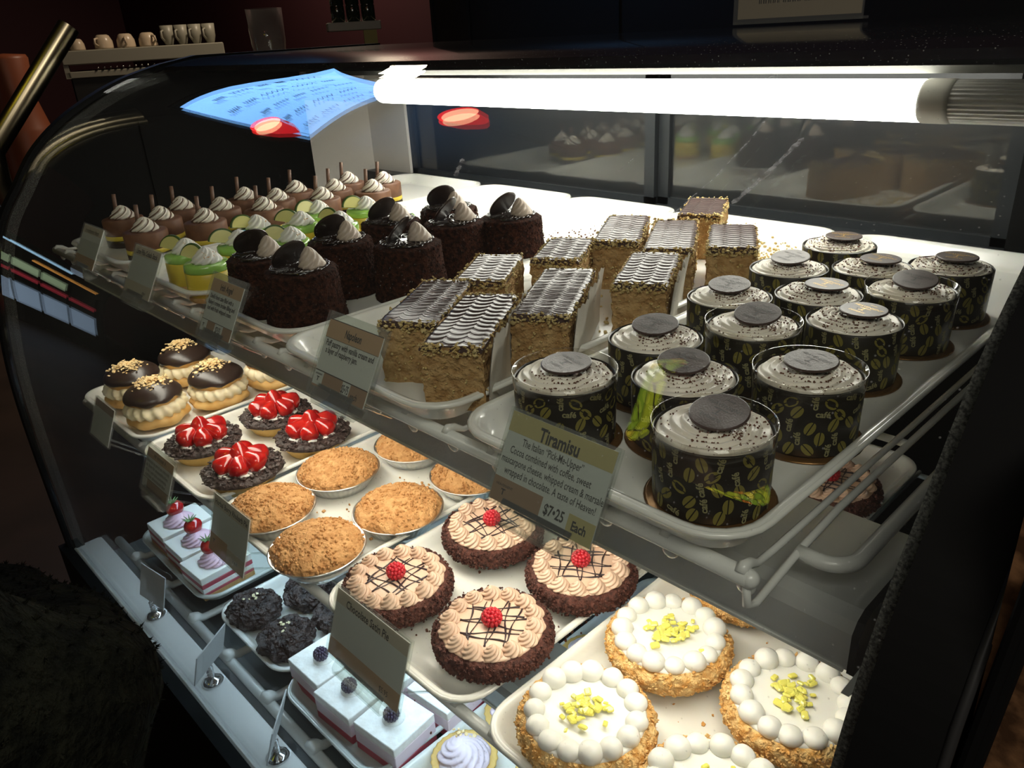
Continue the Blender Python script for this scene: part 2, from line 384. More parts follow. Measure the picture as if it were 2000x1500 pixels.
for s, (xa, xb) in enumerate(((XL-.02, XL+.001), (XR+.0, XR+.030))):
    OUT = offs(SP, .004)
    pl = OUT+[(.62, 1.2885), (1.0, 1.2885), (1.0, .16), (.212, .16)]
    e = MB(); e.prism(pl, 'x', xa, xb)
    e.build('end_panel', M['black'], case, smooth=False)
    xa2, xb2 = (XL+.001, XL+.009) if s == 0 else (XR-.007, XR-.0005)
    gk = MB(); gk.prism(offs(SP, -.0055)+offs(SP, -.020)[::-1], 'x', xa2, xb2)
    gk.build('foam_gasket', M['foam'], case, smooth=False)
# thin bright edge line of the right end panel
ee = MB(); ee.tube([(XR+.032, a-.004, b) for a, b in SP[::3]], .0022, 6); ee.build('edge_trim', M['charcoal'], case)
# inner end liners
MB().box(XL+.001, XL+.004, .81, .955, 1.0, 1.255).build('end_liner', M['offwhite'], case, smooth=False)
MB().box(XL+.001, XL+.004, .50, .81, .52, 1.20).build('end_liner', M['black'], case, smooth=False)
# rear wall: sill, doors, mullions
MB().box(XL, XR, .955, 1.0, .16, 1.05).build('rear_wall', M['black'], case, smooth=False)
MB().box(XL, XR, .925, 1.0, 1.030, 1.052).build('rear_sill', M['frame'], case, smooth=False)
MB().box(XL, XR, .955, 1.0, 1.235, 1.276).build('rear_header', M['frame'], case, smooth=False)
for xa, xb, y in ((-1.28, -.70, .962), (-.70, -.235, .972)):
    d = MB(); d.box(xa, xb, y, y+.006, 1.052, 1.235); dd = d.build('rear_door', M['door'], case, smooth=False)
    f = MB()
    f.box(xa, xa+.018, y-.006, y, 1.052, 1.235); f.box(xb-.018, xb, y-.006, y, 1.052, 1.235); f.box(xa, xb, y-.006, y, 1.052, 1.062); f.box(xa, xb, y-.006, y, 1.225, 1.235)
    f.build('door_frame', M['frame'], dd, smooth=False)
MB().box(-.235, XR, .955, .965, 1.052, 1.235).build('door_jamb', M['black'], case, smooth=False)
MB().box(XL+.004, -1.28, .950, .958, 1.052, 1.235).build('rear_panel', M['offwhite'], case, smooth=False)
# deck
MB().box(XL, XR, .212, 1.0, .10, .44).build('base_cabinet', M['black'], case, smooth=False)
MB().box(XL, XR, .214, .262, .44, .502, bev=.003).build('deck_nosing', M['white'], case, smooth=False)
MB().box(XL, XR, .262, 1.0, .44, .462).build('deck_pan', M['deckgrey'], case, smooth=False)
MB().box(XL-.02, XR+.03, .196, .213, .16, .505).build('front_kick', M['black'], case, smooth=False)
MB().box(XL-.02, XR+.03, .200, 1.0, 0, .16).build('plinth', M['black'], case, smooth=False)
MB().box(XL, XR, .955, .965, .50, 1.03).build('rear_liner', M['deckgrey'], case, smooth=False)

# ------------------------------------------------------------------ lamps
lamp = empty('tube_lamp', (0, .79, 1.22), 0, 'long white tube lamp under the roof at the back of the case', 'lamp')
a = MB()
hs = [(.020, .034), (.020, .022), (.034, .022), (.034, .046), (.0, .046), (.0, .042)]
a.prism(hs, 'x', -1.38, -.16)
a.build('housing', M['greymetal'], lamp, smooth=False)
a = MB(); a.prism([(-.030, .049), (.040, .049), (.040, .046), (-.030, .044)], 'x', -1.38, -.16); a.build('reflector', M['greymetal'], lamp, smooth=False)
def halfround(x0, x1, nrib, rad=.0185, sq=1.0):
    mb = MB(); n = nrib; pl = []
    for i in range(n):
        t = 2*PI*i/n; r = rad*(1+(.02 if i % 2 else -.02))
        pl.append((.012-r*math.sin(t)*1.1, -.001+r*math.cos(t)))
    mb.prism(pl, 'x', x0, x1); return mb
halfround(-1.13, -.285, 60).build('lamp_diffuser', M['lamp'], lamp, smooth=False)
halfround(-.285, -.16, 60).build('diffuser_end', M['rib'], lamp, smooth=False)
halfround(-1.38, -1.13, 60).build('diffuser_end', M['rib'], lamp, smooth=False)
c_ = MB(); c_.lathe([(.0192, 0), (.0196, .002), (.0196, .022), (.0190, .026)], 28, mx=Matrix.Translation((-.285, .012, -.001)) @ Matrix.Rotation(PI/2, 4, 'Y') @ Matrix.Diagonal((1, 1.16, 1, 1)))
c_.build('tube_cap', M['beige_cap'], lamp)
def shelf_lamp(z, y0, y1, mstrip, label, h=.034, x1=-.118):
    L = empty('shelf_light', (0, y0, z), 0, label, 'lamp', )
    d = y1-y0; pl = [(0, 0), (0, h*.72), (.004, h*.9), (.012, h), (d, h), (d, .012), (d-.02, 0)]
    b = MB(); b.prism(pl, 'x', -1.36, x1); b.build('channel', M['steel'], L, smooth=False)
    b = MB(); b.prism([(u, v) for u, v in [(-.001, -.001), (-.001, h*.74), (.004, h*.93), (.012, h+.001), (d+.001, h+.001), (d+.001, .011), (d-.019, -.001)]], 'x', x1, x1+.004); b.build('end_cap', M['charcoal'], L, smooth=False)
    b = MB(); b.box(-1.36, x1-.002, -.0012, .0006, -.0016, .0004); b.build('lower_lip', M['wire'], L, smooth=False)  # white strip stands in for the bright lit lower edge of the channel
    b = MB(); b.box(x1+.004, x1+.009, .026, d*.92, .006, .030, bev=.002); b.build('bracket_clip', M['steel'], L, smooth=False)
    b = MB(); b.box(-1.32, x1-.03, .014, d-.024, -.0030, -.0003); b.build('light_strip', mstrip, L, smooth=False)
    return L
shelf_lamp(.972, .345, .440, M['strip'], 'galvanised steel light channel under the top wire shelf')
shelf_lamp(.700, .36, .44, M['stripc'], 'cool white light channel under the middle wire shelf', x1=-.13)

# ------------------------------------------------------------------ wire shelves
def wire_shelf(z, yf, x0, x1, pitch, label, rr=.0052, wr=.0022, yb=.93, flat=False, loop=False):
    s = empty('wire_shelf', ((x0+x1)/2, yf, z), 0, label, 'shelf')
    ox = (x0+x1)/2
    r = MB(); r.tube([(x0-ox, 0, 0), (x1-ox, 0, 0)], rr, 14)
    r.ball((x1-ox, 0, 0), rr, 12, 8); r.ball((x0-ox, 0, 0), rr, 12, 8)
    r.build('front_rail', M['wire'], s)
    n = int((x1-x0)/pitch); wm = None
    for i in range(n+1):
        x = x1-.004-i*pitch-ox
        if wm is None:
            b = MB(); b.tube([(0, -rr*.5, rr*.6), (0, .0, rr*1.15), (0, .006, rr*.9), (0, .014, .0), (0, .03, -.001), (0, yb-yf, -.001)], [wr*1.5, wr*1.6, wr*1.4]+[wr*1.0]*3, 7, mx=Matrix.Diagonal((1.6 if flat else 1, 1, 1, 1)))
            b.ball((0, .004, -rr*1.5), .0065, 10, 8, (.9, .5, 1))
            o = b.build('shelf_wire', M['wire'], s); wm = o.data
        else:
            o = bpy.data.objects.new('shelf_wire', wm); scene.collection.objects.link(o); o.parent = s
        o.location = (x, 0, 0)
    for y in (.20, .42, yb-yf):
        b = MB(); b.tube([(x0-ox, y, -.006), (x1-ox, y, -.006)], wr*1.3, 8); b.build('cross_bar', M['wire'], s)
    if loop:
        b = MB(); xe = x1-ox
        b.tube([(xe-.002, 0, -.002), (xe, -.001, -.016), (xe+.001, .006, -.019), (xe+.001, .055, -.010), (xe+.001, .10, -.006), (xe+.001, yb-yf, -.006)], .0024, 8)
        b.build('side_wire', M['wire'], s)
        b = MB(); pts = [(xe, .052, -.012)]
        for k in range(9):
            t = -PI/2+PI/2*k/8; pts.append((xe+.012+.016*math.cos(t), .052+.016+.016*math.sin(t)-.0, -.012))
        pts += [(xe+.028, yb-yf, -.012)]
        b.tube(pts, .0046, 10); b.build('side_frame', M['wire'], s)
    return s
wire_shelf(1.0385, .3025, -1.30, -.157, .047, 'white coated wire shelf holding the top row of cakes', loop=True)
wire_shelf(.7735, .294, -1.36, -.125, .047, 'white coated wire shelf holding the middle row of pies', rr=.0055, wr=.0026)
wire_shelf(.503, .279, -1.36, -.12, .115, 'thick white rack at the bottom of the case', rr=.0075, wr=.0048, flat=True)
# bracket arms that carry the top shelf at its right end
br = MB(); br.prism([(.30, 1.000), (.945, 1.000), (.945, .955), (.50, .978), (.36, .980)], 'x', -.104, -.100)
tag(br.build('shelf_bracket', M['steel'], smooth=False), 'flat steel bracket arm at the right end under the top shelf', 'bracket')
rc = MB(); rc.tube([(-.093, .30, .80), (-.093, .93, .80)], .003, 8)
tag(rc.build('shelf_rod', M['wire']), 'thin white rod along the right end of the middle shelf', 'rod')

# ------------------------------------------------------------------ trays
def rrect(w, d, r, n=6):
    pts = []
    for cx, cy, a0 in ((w/2-r, d/2-r, 0), (-w/2+r, d/2-r, PI/2), (-w/2+r, -d/2+r, PI), (w/2-r, -d/2+r, 1.5*PI)):
        for k in range(n+1):
            a = a0+PI/2*k/n; pts.append((cx+r*math.cos(a), cy+r*math.sin(a)))
    return pts
def tray(x0, x1, y0, y1, zb, h, label, group, m=None, rz=0.0):
    w, d = x1-x0, y1-y0; mb = MB(); N = 4*7
    t = empty('serving_tray', ((x0+x1)/2, (y0+y1)/2, zb-.0025), rz, label, 'tray', group)
    layers = [(.022, -.0), (.012, .0), (.010, .003), (.0035, h-.002), (0, h), (0, h+.002), (.0025, h+.003), (.0055, h+.002), (.0075, h-.001), (.013, .0055), (.016, .0025), (.026, .0025)]
    rings = []
    for ins, z in layers:
        rings.append([(x, y, z) for x, y in rrect(w-2*ins, d-2*ins, max(.034-ins, .008))])
    vs = [p for r in rings for p in r]; n = len(rings[0]); fs = []
    for k in range(len(rings)-1):
        for i in range(n): j = (i+1) % n; fs.append((k*n+i, k*n+j, (k+1)*n+j, (k+1)*n+i))
    fs.append(tuple(range(n-1, -1, -1))); fs.append(tuple((len(rings)-1)*n+i for i in range(n)))
    mb.add(vs, fs)
    mb.build('tray_body', m or M['tray'], t, angle=50)
    lip = MB()
    pts = [(x, y, h+.0005) for x, y in rrect(w-.001, d-.001, .0335)]
    lip.tube(pts, .0022, 6, closed=True); lip.build('rolled_rim', m or M['tray'], t)
    return t
ZT, ZM, ZB = 1.05, .785, .5225
GT, GM, GB = 'white plastic trays on the top shelf', 'white plastic trays on the middle shelf', 'white plastic trays on the bottom rack'
tray(-.373, -.157, .286, .905, ZT, .015, 'white tray of tiramisu cups on the top shelf', GT)
tray(-.610, -.388, .286, .905, ZT, .015, 'white tray of napoleon slices on the top shelf', GT)
tray(-.797, -.612, .300, .905, ZT, .015, 'white tray of dark chocolate cakes on the top shelf', GT)
tray(-1.000, -.800, .300, .905, ZT, .015, 'white tray of green and yellow lime cakes on the top shelf', GT)
tray(-1.225, -1.005, .300, .905, ZT, .015, 'white tray of chocolate mousse cakes on the top shelf, furthest left', GT)
tray(-.368, -.135, .278, .690, ZM, .013, 'white tray of lemon pies on the middle shelf', GM)
tray(-.604, -.385, .278, .690, ZM, .013, 'white tray of chocolate satin pies on the middle shelf', GM)
tray(-.840, -.618, .278, .905, ZM, .013, 'white tray of crumble topped pies on the middle shelf', GM)
tray(-1.076, -.855, .278, .905, ZM, .013, 'white tray of strawberry tarts on the middle shelf', GM)
tray(-1.345, -1.090, .285, .905, ZM, .013, 'white tray of cream puffs on the middle shelf, furthest left', GM)
tray(-.480, -.262, .700, .915, ZM, .013, 'small white tray with one chocolate pie behind the lemon pies', GM)
tray(-1.300, -1.030, .296, .80, ZB, .014, 'frosted tray of strawberry squares on the bottom rack', GB, M['traytr'])
tray(-1.005, -.805, .300, .80, ZB, .014, 'pale tray of chocolate nut clusters on the bottom rack', GB)
tray(-.795, -.585, .290, .80, ZB, .014, 'frosted tray of blackberry squares on the bottom rack', GB, M['traytr'])
tray(-.575, -.350, .290, .80, ZB, .014, 'pale tray of pink swirled tarts on the bottom rack', GB)

# ------------------------------------------------------------------ tiramisu cups
def curl(pt, R): # wrap flat (u, v) on a cylinder
    return (R*math.cos(pt[0]/R), R*math.sin(pt[0]/R), pt[1])
def make_wrap_print(R, z0, z1, rnd):
    be = MB(); le = MB(); circ = 2*PI*R; rows = 5; cols = 17
    tv, tf = text_geo('café', .03)
    for j in range(rows):
        for i in range(cols):
            u = (i+.5*(j % 2)+rnd.uniform(-.18, .18))*circ/cols; v = z0+(j+.5+rnd.uniform(-.15, .15))*(z1-z0)/rows
            if (i+j*2) % 5 in (0, 2, 4):
                a = rnd.uniform(-1.1, 1.1)+PI/2; ca, sa = math.cos(a), math.sin(a); A, B = .0046, .0031
                for sg in (1, -1):
                    pl = []
                    for k in range(9):
                        t = PI*k/8; x = A*math.cos(t); y = sg*(B*math.sin(t)*.9+.00035)
                        pl.append((u+ca*x-sa*y, v+sa*x+ca*y))
                    vs = [curl(p, R) for p in pl]; be.add(vs, [tuple(range(9)) if sg > 0 else tuple(range(8, -1, -1))])
            else:
                a = PI/2+rnd.uniform(-.25, .25) if rnd.random() < .7 else rnd.uniform(-.3, .3); ca, sa = math.cos(a), math.sin(a); S = .0056
                le.add([curl((u+S*(ca*x-sa*y), v+S*(sa*x+ca*y)), R) for x, y, z in tv], tf)
    return be, le
def swirl_top(mb, R, H, rnd, arms=3, turns=6.5, hole=(0, 0, 0)):
    nr, na = 72, 130; sd = rnd.uniform(0, 50); pitch = R/(turns)
    def fn(i, j):
        r = R*i/nr; a = 2*PI*j/na; w = nz((math.cos(a), math.sin(a), r*40), 1.2, sd)
        ph = (r/pitch*.9+a/(2*PI)*3+w*.45); s = ph-math.floor(ph)
        ridge = (s/.72)**1.3 if s < .72 else (1-(s-.72)/.28)**.8
        ph2 = a/(2*PI)*26+r*330; fl = .5+.5*math.sin(ph2*2*PI*.5)
        z = H*(1-(r/R)**3)*.30+.0024*ridge*(1-.5*(r/R)**6)+.0004*fl*(1-ridge)+.0012*nz((r*math.cos(a), r*math.sin(a), 0), 90, sd)-(.004*max(0, (r/R-.93)/.07)**2)
        return Vector((r*math.cos(a), r*math.sin(a), z))
    vs = [fn(0, 0)]+[fn(i, j) for i in range(1, nr+1) for j in range(na)]
    fs = [(0, 1+j, 1+(j+1) % na) for j in range(na)]
    for i in range(nr-1):
        for j in range(na): k = (j+1) % na; fs.append((1+i*na+j, 1+(i+1)*na+j, 1+(i+1)*na+k, 1+i*na+k))
    return vs, fs
def logo(mb, R, z, mx):
    for s, dy, sz in (('HEAVENSENT', .28, .235), ('DESSERTS', -.46, .19)):
        tv, tf = text_geo(s, .01); mb.add([(x*sz*R, (y*sz+dy)*R, z) for x, y, _ in tv], tf, 0, mx)
    mb.add([(x*R, y*R, z) for x, y in ((-.28, .06), (.28, .06), (.28, .11), (-.28, .11))], [(0, 1, 2, 3)], 0, mx)
    mb.add([(x*R, y*R, z) for x, y in ((-.03, -.20), (.03, -.20), (.03, .06), (-.03, .06))], [(0, 1, 2, 3)], 0, mx)
    mb.add([(x*R, y*R, z) for x, y in ((-.13, -.24), (.13, -.24), (.13, -.20), (-.13, -.20))], [(0, 1, 2, 3)], 0, mx)
    mb.add([(x*R, y*R, z) for x, y in ((-.18, .60), (.18, .60), (.18, .63), (-.18, .63))], [(0, 1, 2, 3)], 0, mx)
def make_cup(seed, tilt, dofs, gold, collar, side):
    rnd = random.Random(seed); t = empty('tiramisu_cup', cat='dessert', group='tiramisu cups in dark coffee bean wrappers')
    R = .0335; H = .045
    b = MB(); b.lathe([(.001, .0), (.036, 0), (.0375, .0005), (.0375, .0012), (.036, .0016), (.001, .0016)], 40); b.build('cake_board', M['board'], t)
    b = MB(); b.lathe([(R-.0015, .0022), (R-.001, .003), (R, H-.001), (R-.0008, H), (R-.0012, H-.002), (R-.003, H-.012)], 56, cap0=True, cap1=False); b.build('paper_wrapper', M['wrapper'], t)
    be, le = make_wrap_print(R+.0001, .003, H-.001, rnd)
    k = lambda p: (p[0]*(1-.03*(1-p[2]/H))*1.0, p[1]*(1-.03*(1-p[2]/H)), p[2])
    be.v = [k(p) for p in be.v]; le.v = [k(p) for p in le.v]
    be.build('bean_print', M['bean'], t); le.build('cafe_lettering', M['letters'], t, smooth=False)
    vs, fs = swirl_top(b, R-.0012, .0075, rnd)
    c = MB(); c.add([(v[0], v[1], v[2]+H-.0015) for v in vs], fs); cr = c.build('cream_swirl', M['cream'], t)
    s = MB()
    for i in range(420):
        j = rnd.choice(range(1, len(vs))); v = vs[j]
        if side*(v[0]*.8+v[1]*.6) < -.012 and rnd.random() < .75: continue
        s.chip((v[0], v[1], v[2]+H-.0010), rnd.uniform(.0004, .0011), rnd)
    s.build('cocoa_sprinkles', M['cocoa'], t, smooth=False, kind='stuff')
    if collar:
        a = MB(); a.lathe([(R+.0004, H-.006), (R+.0007, H+.0045), (R+.0004, H+.0045), (R+.0001, H-.006)], 56, cap0=False, cap1=False); a.tube([((R+.0006)*math.cos(2*PI*i/56), (R+.0006)*math.sin(2*PI*i/56), H+.0045) for i in range(56)], .00025, 5, closed=True); a.build('acetate_collar', M['acetate'], t)
    mx = Matrix.Translation((dofs[0], dofs[1], H+.0066+abs(tilt)*.008)) @ Matrix.Rotation(tilt, 4, Vector((1, .35, 0)))
    d = MB(); d.lathe([(.0155, -.0008), (.0165, -.0003), (.0165, .0006), (.0158, .001)], 44, mx=mx)
    dd = d.build('chocolate_disc', M['disc'], t, angle=18)
    l = MB(); logo(l, .0165, .00115, mx); l.build('logo_print', M['gold'] if gold else M['embl'], dd, smooth=False)
    return t
cup_types = {'A': make_cup(1, .05, (-.001, .002), False, True, 1), 'B': make_cup(2, .14, (-.003, .004), False, False, 1), 'C': make_cup(3, .0, (.002, .006), True, False, -1), 'D': make_cup(4, .20, (.001, .003), False, True, 1)}
used = {k: False for k in cup_types}
CUPS = [(-.205, .339, 'D', 'tiramisu cup nearest the front right corner of its tray, dark disc sunk in cream'),
 (-.317, .341, 'A', 'tiramisu cup directly behind the Tiramisu sign, dark disc flat on top'),
 (-.257, .387, 'B', 'tiramisu cup with pale tilted disc, just behind the two front tiramisu cups'),
 (-.200, .438, 'A', 'second tiramisu cup from the front along the right edge of the tray'),
 (-.311, .430, 'B', 'second tiramisu cup from the front in the column beside the napoleons'),
 (-.270, .492, 'D', 'tiramisu cup in the middle column, second from the front, dark disc leaning back'),
 (-.219, .544, 'C', 'third tiramisu cup from the front along the right edge of the tray'),
 (-.319, .540, 'B', 'third tiramisu cup from the front in the column beside the napoleons'),
 (-.267, .586, 'C', 'tiramisu cup in the middle column, third from the front, disc lying flat'),
 (-.214, .633, 'D', 'fourth tiramisu cup from the front along the right edge, disc standing tilted'),
 (-.320, .638, 'B', 'fourth tiramisu cup from the front in the column beside the napoleons'),
 (-.263, .678, 'C', 'rearmost tiramisu cup of the middle column, gold printed disc'),
 (-.214, .718, 'C', 'rearmost tiramisu cup along the right edge of the tray, gold printed disc'),
 (-.319, .734, 'C', 'rearmost tiramisu cup of all, beside the last napoleon crumbs')]
for i, (x, y, k, lb) in enumerate(CUPS):
    place(cup_types[k], used[k], (x, y, ZT), R_.uniform(-.35, .35), lb); used[k] = True

# ------------------------------------------------------------------ napoleon slices
def make_nap(seed, L, W=.049, H=.049, paper=True):
    rnd = random.Random(seed); t = empty('napoleon_slice', cat='pastry', group='napoleon slices with feathered chocolate icing')
    b = MB(); nx, ny, nzz = 16, 36, 16
    def sd(p):
        q = Vector(p); n = Vector((nz(q, 160, seed), nz(q, 160, seed+9), 0)); m = Vector((nz(q, 420, seed), nz(q, 420, seed+5), 0))
        lay = math.sin(q.z*520+nz(q, 60, seed)*3)*.0004
        s = Vector((math.copysign(1, q.x) if abs(q.x) > W*.49 else 0, math.copysign(1, q.y) if abs(q.y) > L*.49 else 0, 0))
        return q+n*.0016+m*.0011+s*lay
    def face(f, nu, nv): b.grid(nu, nv, f)
    face(lambda u, v: sd(((u-.5)*W, -L/2, v*H)), nx, nzz); face(lambda u, v: sd(((.5-u)*W, L/2, v*H)), nx, nzz)
    face(lambda u, v: sd((W/2, (u-.5)*L, v*H)), ny, nzz); face(lambda u, v: sd((-W/2, (.5-u)*L, v*H)), ny, nzz)
    b.grid(nx, ny, lambda u, v: sd(((u-.5)*W, (v-.5)*L, H))); b.grid(nx, 2, lambda u, v: ((.5-u)*W, (v-.5)*L, .0))
    b.build('pastry_layers', M['pastry'], t)
    ic = MB(); nu, nv = 36, int(L/.0006)
    def top(u, v):
        x = (u-.5)*W*1.02; y = (v-.5)*L*1.01
        arc = abs(math.sin(PI*(u*3+.0)))**.6*.0055*(1 if int(u*3) % 2 == 0 else 1)
        ph = (y+arc+.0015*nz((x, y, 0), 70, seed))/.0085; s = ph-math.floor(ph)
        z = .0007*abs(math.sin(PI*s))**.5 + .0013*nz((x, y, 0), 26, seed+3)-.0025*max(0, abs(u-.5)*2-.85)/.15
        return Vector((x, y, H+.0014+z))
    ic.grid(nu, nv, top)
    ed = MB()
    ic.grid(1, nv, lambda u, v: Vector((W*.51, (v-.5)*L*1.01, H-.0030)) if u < .5 else top(1, v)); ic.grid(1, nv, lambda u, v: top(0, v) if u < .5 else Vector((-W*.51, (v-.5)*L*1.01, H-.003)))
    ic.grid(nu, 1, lambda u, v: Vector(((u-.5)*W*1.02, -L*.505, H-.0035+.003*nz((u*8, seed, 0), 1))) if v < .5 else top(u, 0)); ic.grid(nu, 1, lambda u, v: top(u, 1) if v < .5 else Vector(((u-.5)*W*1.02, L*.505, H-.003)))
    ic.build('chocolate_icing', M['icing'], t)
    ln = MB()
    for u0, u1 in ((0, .333), (.333, .667), (.667, 1.0)):
        y = -L/2
        while y < L/2:
            pts = []
            for k in range(9):
                u = u0+(u1-u0)*k/8; x = (u-.5)*W; arc = abs(math.sin(PI*u*3))**.6*.0055; yy = y-arc-.0015*nz((x, y, 0), 70, seed)
                if abs(yy) < L/2-.001: pts.append(top(u, yy/L/1.01+.5)+Vector((0, 0, .0001)))
            if len(pts) > 2: ln.tube(pts, .00030, 4)
            y += .0085
    ln.build('feather_lines', M['icing_line'], t)
    fl = MB()
    for i in range(330):
        e = rnd.random(); z = H+rnd.uniform(-.006, .0030)
        if e < .38: p = (rnd.uniform(-.5, .5)*W, -L/2+rnd.gauss(-.0002, .0016), z)
        elif e < .70: p = (rnd.uniform(-.5, .5)*W, L/2+rnd.gauss(0, .0022), z)
        else: p = (math.copysign(W/2, rnd.uniform(-1, 1))+rnd.gauss(0, .0008), rnd.uniform(-.5, .5)*L, z-.0015)
        fl.chip(p, rnd.uniform(.0010, .0026), rnd, th=.22)
    for i in range(110):
        e = rnd.random(); z = rnd.uniform(.001, H)
        p = (rnd.uniform(-.5, .5)*W, -L/2-.0006, z) if e < .4 else (W/2+.0006, rnd.uniform(-.5, .5)*L, z)
        fl.chip(p, rnd.uniform(.0008, .0018), rnd, th=.3)
    fl.build('pastry_flakes', M['flake'], t, smooth=False, kind='stuff')
    if paper:
        pp = MB()
        def pf(u, v, o=0.0):
            y = (u-.5)*L*1.04; return Vector((W/2+.0028+.0016*math.sin(u*16+seed)*v+v*v*.0045+o, y, .001+v*(H*1.05+.0011*math.sin(u*75))))
        pp.grid(60, 6, pf); pp.grid(60, 6, lambda u, v: pf(1-u, v, .0005))
        pp.build('side_paper', M['paper'], t)
    return t
NAP = [(-.499, .374, .108, 33, 0, 'napoleon slice at the front left corner of its tray, beside the chocolate cakes'),
 (-.4365, .367, .115, 33, 1, 'nearest napoleon slice to the front rim, overlapping the front left slice'),
 (-.431, .455, .125, 31, 1, 'long napoleon slice behind the tiramisu cup by the sign, white paper on its side'),
 (-.528, .470, .085, 34, 0, 'second napoleon slice from the front beside the chocolate cakes'),
 (-.516, .558, .078, 30, 0, 'third napoleon slice back in the left column, partly hidden by the long slice'),
 (-.409, .552, .098, 28, 1, 'napoleon slice beside the tiramisu cups, its white paper side leaning out'),
 (-.520, .656, .112, 31, 0, 'rear left napoleon slice next to the chocolate crumbs on the tray'),
 (-.462, .664, .120, 31, 0, 'rear middle napoleon slice between its two rear neighbours'),
 (-.408, .690, .095, 31, 0, 'rear right napoleon slice just in front of the golden crumbs'),
 (-.507, .790, .090, 26, 0, 'napoleon slice furthest from the front of its tray')]
for i, (x, y, L, a, pp, lb) in enumerate(NAP):
    t = make_nap(20+i, L, W=.046, paper=bool(pp)); t.location = (x, y, ZT); t.rotation_euler.z = math.radians(a); t['label'] = lb

# ------------------------------------------------------------------ chocolate cakes
def make_irish(seed):
    rnd = random.Random(seed); t = empty('chocolate_cake', cat='cake', group='round dark chocolate cakes with a chocolate disc')
    H = .056
    def cf(p, a, k):
        d = Vector((p.x, p.y, 0)).normalized() if p.length > 1e-5 else Vector()
        n = nz(p, 330, seed)*.0010+nz(p, 800, seed)*.0007+nz(p, 60, seed)*.0012
        return p+d*n+Vector((0, 0, n*.6))
    prof = [(.0385-.0045*(k/26)**1.1, .0005+H*.95*k/26) for k in range(27)]+[(.0340, H*.975), (.0325, H*.99), (.029, H), (.020, H+.0005), (.010, H+.001), (.0005, H+.001)]
    b = MB(); b.lathe(prof, 110, cf); b.build('crumb_coated_cake', M['crumbch'], t)
    b = MB()
    for i in range(420):
        a = rnd.uniform(0, 2*PI); z = rnd.uniform(0, H*.97); r = .0385-.0045*(z/H)**1.1
        b.chip((r*math.cos(a), r*math.sin(a), z), rnd.uniform(.0006, .0014), rnd, th=.6)
    b.build('loose_crumbs', M['crumbch'], t, smooth=False, kind='stuff')
    b = MB(); b.lathe([(.0235, 0), (.024, .0008), (.021, .0022), (.012, .0030), (.0003, .0032)], 60, lambda p, a, k: Vector((p.x*(1+.10*math.sin(5*a+seed)+.06*math.sin(9*a)), p.y*(1+.10*math.sin(5*a+seed)+.06*math.sin(9*a)), p.z+H)), cap1=True)
    b.build('ganache', M['glaze'], t)
    b = MB()
    for k in range(5):
        pts = []; ph = rnd.uniform(0, 6); 
        for i in range(70):
            u = i/69*2*PI*1.2+ph; r = .019+.009*math.sin(u*4.3+k)
            r = min(r, .0315); pts.append((r*math.cos(u), r*math.sin(u), H+.0030+.0004*math.sin(u*9)))
        b.tube(pts, .00055, 6)
    b.build('ganache_drizzle', M['glaze'], t)
    b = MB(); rosette(b, (.012, .006, H+.001), .0145, .020, 8, 2.6, .16, lean=(-.004, 0)); b.build('cream_rosette', M['greige'], t)
    mx = Matrix.Translation((-.006, -.006, H+.014)) @ Matrix.Rotation(math.radians(-25), 4, 'Z') @ Matrix.Rotation(math.radians(-50), 4, 'Y') @ Matrix.Rotation(math.radians(20), 4, 'X')
    d = MB(); d.lathe([(.0165, -.0012), (.0180, -.0005), (.0180, .0006), (.0165, .0013)], 44, mx=mx); d.build('chocolate_disc', M['choc'], t, angle=18)
    return t
IR = [(-.660, .350, 'dark chocolate cake nearest the front, behind the Napoleon sign', .1), (-.739, .352, 'dark chocolate cake at the front left corner of its tray, beside the nearest chocolate cake', -.2),
 (-.652, .470, 'dark chocolate cake second in the right column, its disc lying low', .5), (-.726, .436, 'dark chocolate cake second from the front on the left, disc leaning left', -.1),
 (-.752, .522, 'dark chocolate cake third on the left with tall cream swirl next to a lime cake', 0), (-.684, .560, 'dark chocolate cake third on the right, its disc half covering its swirl', .35),
 (-.748, .606, 'rear left dark chocolate cake with its disc standing upright', -.35), (-.648, .615, 'dark chocolate cake standing alone beside the empty part of the tray', 0)]
proto = make_irish(5); proto2 = make_irish(6); us = [False, False]
for i, (x, y, lb, a) in enumerate(IR):
    k = i % 2; place((proto, proto2)[k], us[k], (x, y, ZT), a, lb); us[k] = True

